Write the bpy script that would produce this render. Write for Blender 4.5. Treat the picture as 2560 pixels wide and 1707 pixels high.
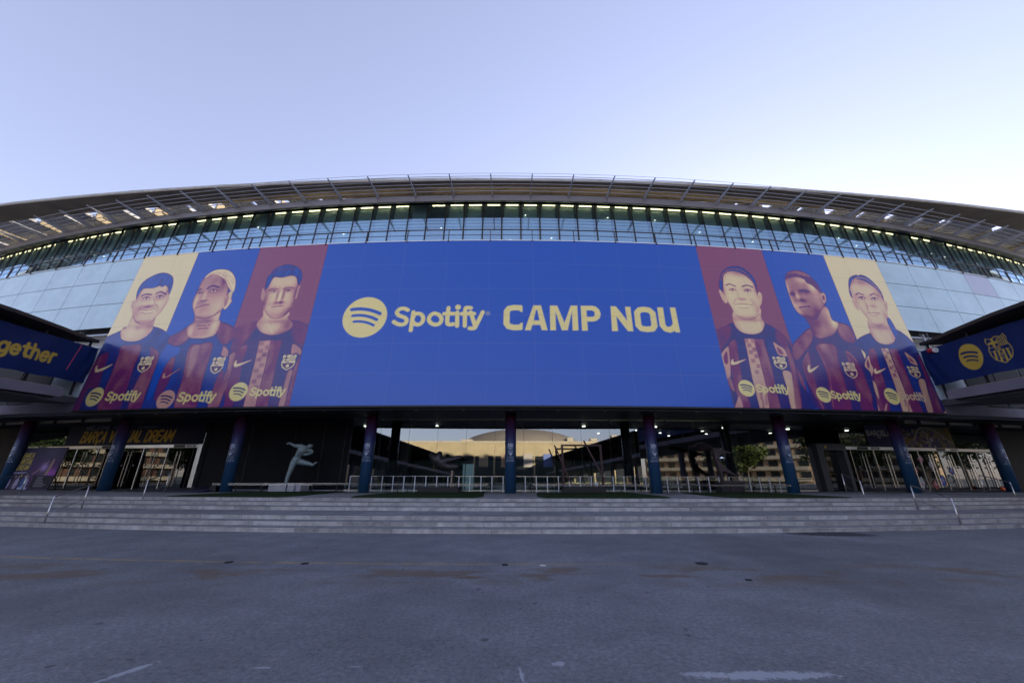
import bpy, bmesh, math, random
import numpy as np
from mathutils import Vector, Matrix

# ------------------------------------------------------------------ scene, camera, sky, sun, exposure
for o in list(bpy.data.objects):
    bpy.data.objects.remove(o, do_unlink=True)
S = bpy.context.scene
COL = S.collection
random.seed(7)
RNG = np.random.default_rng(7)
R_ = math.radians

SUN_EL, SUN_AZ = R_(11.5), R_(32.0)          # azimuth measured from +Y (behind the stadium) towards +X
EXPOSURE = 2.12

cam_d = bpy.data.cameras.new('camera')
cam = bpy.data.objects.new('camera', cam_d)
COL.objects.link(cam)
cam_d.sensor_width = 36.0
cam_d.lens = 13.19
cam_d.clip_end = 5000
CAM_H = 1.75
PITCH, ROLL, YAW = 0.344364, -0.002293, 0.003210
_cp, _sp = math.cos(PITCH), math.sin(PITCH)
_d = Vector((0, _cp, _sp)); _u = Vector((0, -_sp, _cp)); _r = Vector((1, 0, 0))
_r2 = _r * math.cos(ROLL) - _u * math.sin(ROLL)
_u2 = _u * math.cos(ROLL) + _r * math.sin(ROLL)
_rz = Matrix.Rotation(-YAW, 3, 'Z')
_m = Matrix((_rz @ _r2, _rz @ _u2, _rz @ -_d)).transposed()
cam.matrix_world = Matrix.Translation((0, 0, CAM_H)) @ _m.to_4x4()
S.camera = cam

W = bpy.data.worlds.new('World'); S.world = W; W.use_nodes = True
nt = W.node_tree; nt.nodes.clear()
wo = nt.nodes.new('ShaderNodeOutputWorld'); bg = nt.nodes.new('ShaderNodeBackground')
sky = nt.nodes.new('ShaderNodeTexSky'); sky.sky_type = 'NISHITA'; sky.sun_disc = False
sky.sun_elevation = SUN_EL; sky.sun_rotation = SUN_AZ
sky.air_density = 1.0; sky.dust_density = 0.35; sky.ozone_density = 3.0; sky.altitude = 50
hs = nt.nodes.new('ShaderNodeHueSaturation'); hs.inputs['Saturation'].default_value = 0.74
mx = nt.nodes.new('ShaderNodeMix'); mx.data_type = 'RGBA'; mx.blend_type = 'MULTIPLY'; mx.inputs[0].default_value = 1.0
mx.inputs[7].default_value = (0.985, 0.865, 0.965, 1)
gm = nt.nodes.new('ShaderNodeGamma'); gm.inputs[1].default_value = 0.74
nt.links.new(sky.outputs[0], gm.inputs[0]); nt.links.new(gm.outputs[0], hs.inputs['Color']); nt.links.new(hs.outputs[0], mx.inputs[6])
nt.links.new(mx.outputs[2], bg.inputs['Color']); bg.inputs['Strength'].default_value = 0.132
nt.links.new(bg.outputs[0], wo.inputs['Surface'])

sun_d = bpy.data.lights.new('sun', 'SUN'); sun_d.energy = 4.2; sun_d.angle = R_(0.5); sun_d.color = (1.0, 0.87, 0.66)
sun = bpy.data.objects.new('sun', sun_d); COL.objects.link(sun)
_sd = Vector((math.sin(SUN_AZ) * math.cos(SUN_EL), math.cos(SUN_AZ) * math.cos(SUN_EL), math.sin(SUN_EL)))
sun.rotation_euler = _sd.to_track_quat('Z', 'Y').to_euler()
sun.location = (60, 80, 60)
S.view_settings.view_transform = 'Standard'; S.view_settings.look = 'None'
S.view_settings.exposure = EXPOSURE; S.view_settings.gamma = 1.0
S.cycles.max_bounces = 8; S.cycles.glossy_bounces = 4; S.cycles.transparent_max_bounces = 12
S.cycles.use_denoising = True

# ------------------------------------------------------------------ the curved front of the stadium
RAD, YC, PW, X0 = 167.0137, 189.2137, 3.0262, -1.5082     # radius, centre, panel width, offset of panel line 0
LEAN, ZB = R_(3.55795), 5.6992                            # the front leans back; height of its lower edge
RW = RAD - 5.4                                            # ground-floor wall line
PLAT = 0.765
CL, SL = math.cos(LEAN), math.sin(LEAN)
def ang(k): return (k * PW + X0) / RAD
def C(k, dr, z):                                          # point at panel line k, dr metres outside the front's lower edge
    a = ang(k); r = RAD + dr
    return Vector((r * math.sin(a), YC - r * math.cos(a), z))
def F(k, s, off=0.0):                                     # point on the leaning front, s metres up its slope
    return C(k, -s * SL + off * CL, ZB + s * CL + off * SL)

# ------------------------------------------------------------------ materials
def mat(name, col, rough=0.6, metal=0.0, noise=None, spec=0.5, bump=None, coat=0.0, emit=None):
    m = bpy.data.materials.new(name); m.use_nodes = True
    t = m.node_tree; b = t.nodes['Principled BSDF']
    b.inputs['Base Color'].default_value = (*col, 1); b.inputs['Roughness'].default_value = rough
    b.inputs['Metallic'].default_value = metal; b.inputs['Specular IOR Level'].default_value = spec
    if coat: b.inputs['Coat Weight'].default_value = coat; b.inputs['Coat Roughness'].default_value = 0.15
    if emit: b.inputs['Emission Color'].default_value = (*emit[:3], 1); b.inputs['Emission Strength'].default_value = emit[3]
    if noise or bump:
        tc = t.nodes.new('ShaderNodeTexCoord')
    if noise:                                             # (scale, amount) or (scale, amount, second scale)
        n = t.nodes.new('ShaderNodeTexNoise'); n.inputs['Scale'].default_value = noise[0]; n.inputs['Detail'].default_value = 8
        n.inputs['Roughness'].default_value = 0.65
        t.links.new(tc.outputs['Object'], n.inputs['Vector'])
        r = t.nodes.new('ShaderNodeMapRange'); r.inputs[1].default_value = 0.3; r.inputs[2].default_value = 0.7
        r.inputs[3].default_value = 1 - noise[1]; r.inputs[4].default_value = 1 + noise[1]
        t.links.new(n.outputs['Fac'], r.inputs[0])
        x = t.nodes.new('ShaderNodeMix'); x.data_type = 'RGBA'; x.blend_type = 'MULTIPLY'; x.inputs[0].default_value = 1
        x.inputs[6].default_value = (*col, 1); t.links.new(r.outputs[0], x.inputs[7]); t.links.new(x.outputs[2], b.inputs['Base Color'])
    if bump:
        n2 = t.nodes.new('ShaderNodeTexNoise'); n2.inputs['Scale'].default_value = bump[0]; n2.inputs['Detail'].default_value = 6
        t.links.new(tc.outputs['Object'], n2.inputs['Vector'])
        bp = t.nodes.new('ShaderNodeBump'); bp.inputs['Strength'].default_value = bump[1]; bp.inputs['Distance'].default_value = 0.02
        t.links.new(n2.outputs['Fac'], bp.inputs['Height']); t.links.new(bp.outputs[0], b.inputs['Normal'])
    return m
def glass(name, fac, tint, rough=0.0, gcol=(0.9, 0.95, 1.0)):
    m = bpy.data.materials.new(name); m.use_nodes = True; t = m.node_tree; t.nodes.clear()
    o = t.nodes.new('ShaderNodeOutputMaterial'); g = t.nodes.new('ShaderNodeBsdfGlossy'); tr = t.nodes.new('ShaderNodeBsdfTransparent')
    g.inputs['Roughness'].default_value = rough; g.inputs['Color'].default_value = (*gcol, 1); tr.inputs['Color'].default_value = (*tint, 1)
    lw = t.nodes.new('ShaderNodeLayerWeight'); lw.inputs['Blend'].default_value = 0.5
    pw = t.nodes.new('ShaderNodeMath'); pw.operation = 'POWER'; pw.inputs[1].default_value = 4.0
    mr = t.nodes.new('ShaderNodeMapRange'); mr.inputs[3].default_value = fac; mr.inputs[4].default_value = 1.0
    t.links.new(lw.outputs['Facing'], pw.inputs[0]); t.links.new(pw.outputs[0], mr.inputs[0])
    mxs = t.nodes.new('ShaderNodeMixShader'); t.links.new(mr.outputs[0], mxs.inputs[0])
    t.links.new(tr.outputs[0], mxs.inputs[1]); t.links.new(g.outputs[0], mxs.inputs[2]); t.links.new(mxs.outputs[0], o.inputs['Surface'])
    return m
def print_mat(name, rough, coat=0.0, spec=0.5, amt=1.0):
    m = mat(name, (0.5, 0.5, 0.5), rough, spec=spec, coat=coat); t = m.node_tree
    a = t.nodes.new('ShaderNodeAttribute'); a.attribute_name = 'print'
    t.links.new(a.outputs['Color'], t.nodes['Principled BSDF'].inputs['Base Color'])
    return m

M = {}
M['vinyl'] = print_mat('printed_vinyl', 0.26, spec=0.55)
M['cloth_print'] = print_mat('printed_mesh_cloth', 0.6, spec=0.25)
M['sign_print'] = print_mat('printed_sign', 0.5, spec=0.10)
M['frost'] = mat('frosted_glass_panel', (0.42, 0.57, 0.62), 0.2, noise=(0.45, 0.16), spec=0.8, coat=0.25)
M['dark_steel'] = mat('dark_steel', (0.035, 0.035, 0.04), 0.4, 0.6)
M['rail_brown'] = mat('brown_painted_steel', (0.06, 0.045, 0.04), 0.45, 0.3)
M['grey_steel'] = mat('blue_grey_steel', (0.40, 0.41, 0.46), 0.38, 0.25, noise=(3, 0.12))
M['fascia'] = mat('fascia_metal', (0.21, 0.185, 0.18), 0.42, 0.35, noise=(0.8, 0.08))
M['white_edge'] = mat('white_coping', (0.75, 0.78, 0.8), 0.4)
M['conc'] = mat('weathered_concrete', (0.27, 0.222, 0.172), 0.9, noise=(0.35, 0.3), bump=(3, 0.3))
M['conc_slat'] = mat('concrete_slat', (0.38, 0.38, 0.41), 0.85, noise=(1.2, 0.2))
M['conc_lit'] = mat('pale_concrete_fin', (0.30, 0.245, 0.165), 0.85, noise=(1.0, 0.15))
M['soffit'] = mat('dark_soffit_panel', (0.034, 0.038, 0.046), 0.4, spec=0.25, noise=(0.6, 0.12))
M['black_wall'] = mat('black_wall_panel', (0.008, 0.0085, 0.012), 0.55, noise=(0.7, 0.2), spec=0.12)
M['black'] = mat('black_paint', (0.008, 0.008, 0.009), 0.5)
M['glass_low'] = glass('lobby_glass', 0.21, (0.45, 0.52, 0.50))
M['glass_up'] = glass('lounge_glass', 0.50, (0.62, 0.74, 0.76), rough=0.07, gcol=(0.58, 0.80, 1.0))
M['glass_door'] = glass('door_glass', 0.10, (0.30, 0.32, 0.32))
M['glass_clear'] = glass('clear_glass', 0.05, (0.82, 0.88, 0.88))
M['steel_bright'] = mat('brushed_steel', (0.62, 0.60, 0.57), 0.28, 1.0, noise=(6, 0.08))
M['steel_rail'] = mat('handrail_steel', (0.55, 0.56, 0.60), 0.25, 1.0)
M['lintel'] = mat('pale_metal_lintel', (0.62, 0.60, 0.57), 0.3, 0.85, noise=(0.9, 0.12))
M['warm_lamp'] = mat('warm_strip_lamp', (1, 0.9, 0.7), 0.5, emit=(1.0, 0.80, 0.42, 1.6))
M['cool_lamp'] = mat('downlight_lamp', (1, 1, 0.95), 0.5, emit=(1.0, 0.97, 0.88, 2.0))
M['spark'] = mat('lounge_lamp', (1, 1, 0.95), 0.5, emit=(1.0, 0.92, 0.75, 1.6))
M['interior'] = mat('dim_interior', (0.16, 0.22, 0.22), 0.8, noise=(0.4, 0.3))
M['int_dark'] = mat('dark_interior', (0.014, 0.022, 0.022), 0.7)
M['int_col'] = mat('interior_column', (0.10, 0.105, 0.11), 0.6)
M['grass'] = mat('turf', (0.018, 0.032, 0.010), 0.95, noise=(14, 0.4), spec=0.1)
M['patina'] = mat('green_bronze', (0.25, 0.32, 0.33), 0.55, 0.25, noise=(5, 0.35), bump=(9, 0.5))
M['dark_bronze'] = mat('dark_bronze', (0.050, 0.044, 0.050), 0.45, 0.4, noise=(4, 0.25), bump=(7, 0.4))
M['red_iron'] = mat('dark_red_iron', (0.050, 0.022, 0.024), 0.5, 0.3, noise=(6, 0.2))
M['corten'] = mat('purple_brown_steel', (0.085, 0.060, 0.064), 0.5, 0.35, noise=(2.5, 0.2))
M['chrome'] = mat('polished_steel', (0.8, 0.82, 0.85), 0.05, 1.0)
M['plinth'] = mat('pale_stone_plinth', (0.42, 0.42, 0.44), 0.8, noise=(4, 0.12))
M['dark_box'] = mat('dark_plinth', (0.022, 0.018, 0.022), 0.6)
M['ball'] = mat('white_ball', (0.62, 0.62, 0.62), 0.4)
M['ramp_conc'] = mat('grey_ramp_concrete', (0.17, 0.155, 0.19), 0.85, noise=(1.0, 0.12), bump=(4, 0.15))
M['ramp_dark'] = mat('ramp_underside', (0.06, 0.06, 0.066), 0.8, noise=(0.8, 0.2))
M['gravel'] = mat('dirty_gravel', (0.25, 0.21, 0.17), 0.95, noise=(9, 0.5))
M['roof_dark'] = mat('dark_ramp_roof', (0.022, 0.018, 0.018), 0.7, noise=(2, 0.2))
M['stone_sun'] = mat('ochre_stone', (0.50, 0.40, 0.24), 0.9, noise=(0.3, 0.12))
M['dome'] = mat('grey_brown_dome', (0.26, 0.22, 0.18), 0.85, noise=(0.25, 0.12))
M['apt'] = mat('brick_flats', (0.42, 0.30, 0.20), 0.9, noise=(0.3, 0.12))
M['apt_red'] = mat('dark_brick', (0.16, 0.085, 0.06), 0.9, noise=(0.3, 0.15))
M['apt_pale'] = mat('pale_flats', (0.52, 0.45, 0.34), 0.9, noise=(0.3, 0.1))
M['win_dark'] = mat('dark_window', (0.03, 0.035, 0.04), 0.15)
M['bark'] = mat('bark', (0.09, 0.065, 0.045), 0.9, noise=(4, 0.3))
M['leaf'] = mat('leaves', (0.060, 0.085, 0.018), 0.7, noise=(0.9, 0.45), spec=0.2)
M['leaf2'] = mat('dark_leaves', (0.030, 0.050, 0.016), 0.7, noise=(0.9, 0.4), spec=0.2)
M['red_tape'] = mat('red_tape', (0.35, 0.02, 0.03), 0.5)
M['white_tape'] = mat('white_tape', (0.7, 0.7, 0.72), 0.5)
M['pink_strap'] = mat('pink_strap', (0.45, 0.06, 0.16), 0.6)
M['manhole'] = mat('iron_cover', (0.030, 0.028, 0.027), 0.6, 0.4, noise=(20, 0.4))
M['pale_cover'] = mat('pale_cover', (0.5, 0.5, 0.5), 0.6)
M['orange'] = mat('orange_plastic', (0.7, 0.12, 0.02), 0.5)
M['screen'] = mat('blue_screen', (0.02, 0.02, 0.02), 0.3, emit=(0.30, 0.48, 0.62, 0.09))
M['curtain'] = mat('sunlit_ochre', (0.45, 0.38, 0.18), 0.8)

_pale, _dk = (0.36, 0.37, 0.40), (0.07, 0.068, 0.07)
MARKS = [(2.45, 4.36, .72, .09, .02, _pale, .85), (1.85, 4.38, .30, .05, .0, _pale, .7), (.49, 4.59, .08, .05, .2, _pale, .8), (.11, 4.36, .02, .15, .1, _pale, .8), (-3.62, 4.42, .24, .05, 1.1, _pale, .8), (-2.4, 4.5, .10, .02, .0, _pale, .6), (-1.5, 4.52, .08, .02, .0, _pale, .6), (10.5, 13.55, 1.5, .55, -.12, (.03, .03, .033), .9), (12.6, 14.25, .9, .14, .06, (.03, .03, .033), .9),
         (6.2, 9.3, .75, 4.6, -.04, _dk, .30), (10.2, 10.6, 3.2, 1.0, -.55, _dk, .26), (-6.5, 6.3, 2.4, .8, .3, _dk, .22), (-.75, 7.95, .34, .10, .05, (.13, .085, .05), .85), (.45, 8.1, .4, .16, .0, (.13, .09, .055), .6), (3.1, 8.05, .5, .08, .0, (.13, .09, .055), .6)]
def asphalt():
    m = bpy.data.materials.new('plaza_asphalt'); m.use_nodes = True; t = m.node_tree; b = t.nodes['Principled BSDF']
    N = lambda ty: t.nodes.new('ShaderNode' + ty); L = t.links.new
    tc = N('TexCoord')
    def noise(scale, detail=6, rough=0.6, vec=None, dist=0.0):
        n = N('TexNoise'); n.inputs['Scale'].default_value = scale; n.inputs['Detail'].default_value = detail
        n.inputs['Roughness'].default_value = rough; n.inputs['Distortion'].default_value = dist
        L(vec or tc.outputs['Object'], n.inputs['Vector']); return n.outputs['Fac']
    def rng(x, a, b_, c, d):
        r = N('MapRange'); r.inputs[1].default_value = a; r.inputs[2].default_value = b_; r.inputs[3].default_value = c; r.inputs[4].default_value = d
        L(x, r.inputs[0]); return r.outputs[0]
    def math_(op, a, b_):
        n = N('Math'); n.operation = op
        for i, v in enumerate((a, b_)):
            if isinstance(v, (int, float)): n.inputs[i].default_value = v
            else: L(v, n.inputs[i])
        return n.outputs[0]
    def mix(fac, a, b_, blend='MIX'):
        n = N('Mix'); n.data_type = 'RGBA'; n.blend_type = blend
        for s, v in ((0, fac), (6, a), (7, b_)):
            if isinstance(v, (int, float)): n.inputs[s].default_value = v
            elif isinstance(v, tuple): n.inputs[s].default_value = (*v, 1)
            else: L(v, n.inputs[s])
        return n.outputs[2]
    big = rng(noise(0.16, 5), 0.3, 0.7, 0.74, 1.2)
    mid = rng(noise(0.9, 9, 0.72), 0.3, 0.7, 0.78, 1.22)
    fine = math_('MULTIPLY', rng(noise(60, 3, 0.7), 0.3, 0.7, 0.7, 1.3), rng(noise(17, 4, 0.75), 0.32, 0.68, 0.66, 1.34))
    col = mix(1.0, (0.160, 0.163, 0.172), math_('MULTIPLY', math_('MULTIPLY', big, mid), fine), 'MULTIPLY')
    sx = N('SeparateXYZ'); L(tc.outputs['Object'], sx.inputs[0])
    # brownish dried stains in a band about eight metres out
    yb = math_('SUBTRACT', 1.0, rng(math_('ABSOLUTE', math_('SUBTRACT', sx.outputs['Y'], 8.3), 0), 0.3, 1.1, 0.0, 1.0))
    mp = N('Mapping'); mp.inputs['Scale'].default_value = (0.5, 1.3, 1); L(tc.outputs['Object'], mp.inputs[0])
    st = math_('MULTIPLY', rng(noise(1.25, 5, 0.6, mp.outputs[0], 0.4), 0.50, 0.60, 0.0, 0.75), yb)
    col = mix(st, col, (0.135, 0.095, 0.06))
    # dark ragged patch at the foot of the steps on the right
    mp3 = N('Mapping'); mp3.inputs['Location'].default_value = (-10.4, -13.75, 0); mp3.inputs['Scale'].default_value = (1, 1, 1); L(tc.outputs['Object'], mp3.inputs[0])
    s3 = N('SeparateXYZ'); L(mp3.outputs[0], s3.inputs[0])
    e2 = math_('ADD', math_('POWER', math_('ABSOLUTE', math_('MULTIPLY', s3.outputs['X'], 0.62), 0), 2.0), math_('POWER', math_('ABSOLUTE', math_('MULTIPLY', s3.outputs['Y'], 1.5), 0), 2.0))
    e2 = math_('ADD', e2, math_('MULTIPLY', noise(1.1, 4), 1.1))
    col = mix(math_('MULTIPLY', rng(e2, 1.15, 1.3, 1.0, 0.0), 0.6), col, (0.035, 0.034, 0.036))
    # worn yellow line
    cx = math_('MULTIPLY', math_('MULTIPLY', sx.outputs['X'], sx.outputs['X']), 0.0052)
    yl = math_('ABSOLUTE', math_('SUBTRACT', math_('SUBTRACT', sx.outputs['Y'], cx), 9.06), 0)
    yl = math_('MULTIPLY', math_('SUBTRACT', 1.0, rng(yl, 0.04, 0.10, 0.0, 1.0)), rng(noise(2.2, 7, 0.7), 0.38, 0.62, 0.05, 0.75))
    yl = math_('MULTIPLY', yl, rng(sx.outputs['X'], 0.0, 4.0, 1.0, 0.0))
    col = mix(yl, col, (0.36, 0.25, 0.08))
    # small dark spots of gum and oil, pale scuffs
    v = N('TexVoronoi'); v.inputs['Scale'].default_value = 2.4; L(tc.outputs['Object'], v.inputs['Vector'])
    spot = math_('MULTIPLY', math_('LESS_THAN', v.outputs['Distance'], rng(noise(1.3, 3), 0.35, 0.75, 0.0, 0.15)), 0.7)
    col = mix(spot, col, (0.05, 0.05, 0.055))
    mp2 = N('Mapping'); mp2.inputs['Scale'].default_value = (1.0, 3.0, 1); mp2.inputs['Rotation'].default_value = (0, 0, 0.3); L(tc.outputs['Object'], mp2.inputs[0])
    sc = rng(noise(0.8, 9, 0.72, mp2.outputs[0], 0.8), 0.60, 0.68, 0.0, 0.5)
    sc = math_('MULTIPLY', sc, rng(sx.outputs['Y'], 3.5, 6.0, 1.0, 0.15))
    col = mix(sc, col, (0.33, 0.33, 0.34))
    # named marks: (x, y, half length, half width, turn, colour, strength)
    rag = noise(11.0, 9, 0.8)
    for x_, y_, a_, w_, an_, c_, k_ in MARKS:
        mpm = N('Mapping'); mpm.vector_type = 'TEXTURE'; mpm.inputs['Location'].default_value = (x_, y_, 0); mpm.inputs['Rotation'].default_value = (0, 0, an_); mpm.inputs['Scale'].default_value = (a_, w_, 1)
        L(tc.outputs['Object'], mpm.inputs[0]); ln = N('VectorMath'); ln.operation = 'LENGTH'
        mz = N('VectorMath'); mz.operation = 'MULTIPLY'; mz.inputs[1].default_value = (1, 1, 0); L(mpm.outputs[0], mz.inputs[0]); L(mz.outputs[0], ln.inputs[0])
        f_ = math_('ADD', ln.outputs['Value'], math_('MULTIPLY', math_('SUBTRACT', rag, 0.5), 3.2 if k_ > .3 else 1.0))
        col = mix(math_('MULTIPLY', rng(f_, 0.75, 0.95 if k_ > .3 else 1.5, 1.0, 0.0), k_), col, c_)
    L(col, b.inputs['Base Color'])
    L(rng(noise(1.2, 5), 0.3, 0.7, 0.62, 0.85), b.inputs['Roughness'])
    b.inputs['Specular IOR Level'].default_value = 0.35
    bp = N('Bump'); bp.inputs['Strength'].default_value = 0.35; bp.inputs['Distance'].default_value = 0.01
    L(noise(90, 3, 0.7), bp.inputs['Height']); L(bp.outputs[0], b.inputs['Normal'])
    return m
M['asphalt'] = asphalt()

def stone(name, col, bw, bh, dark):                      # step stone: blocks with joints, laid out on the UV (arc length, height)
    m = bpy.data.materials.new(name); m.use_nodes = True; t = m.node_tree; b = t.nodes['Principled BSDF']
    L = t.links.new
    uv = t.nodes.new('ShaderNodeUVMap'); br = t.nodes.new('ShaderNodeTexBrick'); L(uv.outputs[0], br.inputs['Vector'])
    br.inputs['Color1'].default_value = (*col, 1); br.inputs['Color2'].default_value = (*(c * 0.66 for c in col), 1); br.inputs['Mortar'].default_value = (*dark, 1)
    br.inputs['Scale'].default_value = 1.0; br.inputs['Brick Width'].default_value = bw; br.inputs['Row Height'].default_value = bh
    br.inputs['Mortar Size'].default_value = 0.006; br.offset = 0.37; br.squash = 1.0
    tc = t.nodes.new('ShaderNodeTexCoord'); n = t.nodes.new('ShaderNodeTexNoise'); n.inputs['Scale'].default_value = 2.6; n.inputs['Detail'].default_value = 9; n.inputs['Roughness'].default_value = 0.7
    L(tc.outputs['Object'], n.inputs['Vector'])
    r = t.nodes.new('ShaderNodeMapRange'); r.inputs[1].default_value = 0.3; r.inputs[2].default_value = 0.7; r.inputs[3].default_value = 0.55; r.inputs[4].default_value = 1.3; L(n.outputs['Fac'], r.inputs[0])
    x = t.nodes.new('ShaderNodeMix'); x.data_type = 'RGBA'; x.blend_type = 'MULTIPLY'; x.inputs[0].default_value = 1
    L(br.outputs['Color'], x.inputs[6]); L(r.outputs[0], x.inputs[7]); L(x.outputs[2], b.inputs['Base Color'])
    b.inputs['Roughness'].default_value = 0.75
    bp = t.nodes.new('ShaderNodeBump'); bp.inputs['Strength'].default_value = 0.4; bp.inputs['Distance'].default_value = 0.02
    n2 = t.nodes.new('ShaderNodeTexNoise'); n2.inputs['Scale'].default_value = 14; n2.inputs['Detail'].default_value = 5; L(tc.outputs['Object'], n2.inputs['Vector'])
    L(n2.outputs['Fac'], bp.inputs['Height']); L(bp.outputs[0], b.inputs['Normal'])
    return m
M['riser'] = stone('riser_stone', (0.57, 0.55, 0.535), 1.62, 1.0, (0.09, 0.085, 0.08))
M['tread'] = stone('tread_stone', (0.245, 0.24, 0.24), 1.9, 1.1, (0.12, 0.115, 0.11))

def wrap_mat():                                          # printed column wrap: claret at the top fading to blue
    m = mat('column_wrap', (0.05, 0.05, 0.1), 0.38, spec=0.45); t = m.node_tree
    tc = t.nodes.new('ShaderNodeTexCoord'); sx = t.nodes.new('ShaderNodeSeparateXYZ'); t.links.new(tc.outputs['Object'], sx.inputs[0])
    cr = t.nodes.new('ShaderNodeValToRGB'); mr = t.nodes.new('ShaderNodeMapRange'); mr.inputs[2].default_value = 4.9
    t.links.new(sx.outputs['Z'], mr.inputs[0]); t.links.new(mr.outputs[0], cr.inputs[0])
    e = cr.color_ramp.elements; e[0].position = 0.12; e[0].color = (0.014, 0.062, 0.135, 1); e[1].position = 0.97; e[1].color = (0.075, 0.010, 0.030, 1)
    for p, c in ((0.45, (0.016, 0.048, 0.11, 1)), (0.68, (0.034, 0.034, 0.11, 1))):
        q = e.new(p); q.color = c
    t.links.new(cr.outputs[0], t.nodes['Principled BSDF'].inputs['Base Color']); return m
M['wrap'] = wrap_mat()
def blind_mat():
    m = mat('venetian_blind', (0.4, 0.5, 0.52), 0.7); t = m.node_tree
    tc = t.nodes.new('ShaderNodeTexCoord'); wv = t.nodes.new('ShaderNodeTexWave'); wv.bands_direction = 'Z'; wv.inputs['Scale'].default_value = 1.6; wv.inputs['Distortion'].default_value = 0.0
    t.links.new(tc.outputs['Object'], wv.inputs['Vector'])
    cr = t.nodes.new('ShaderNodeValToRGB'); e = cr.color_ramp.elements; e[0].color = (0.26, 0.38, 0.40, 1); e[0].position = 0.1; e[1].color = (0.46, 0.62, 0.63, 1); e[1].position = 0.55
    t.links.new(wv.outputs['Fac'], cr.inputs[0]); t.links.new(cr.outputs[0], t.nodes['Principled BSDF'].inputs['Base Color']); return m
M['blind'] = blind_mat()

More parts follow.
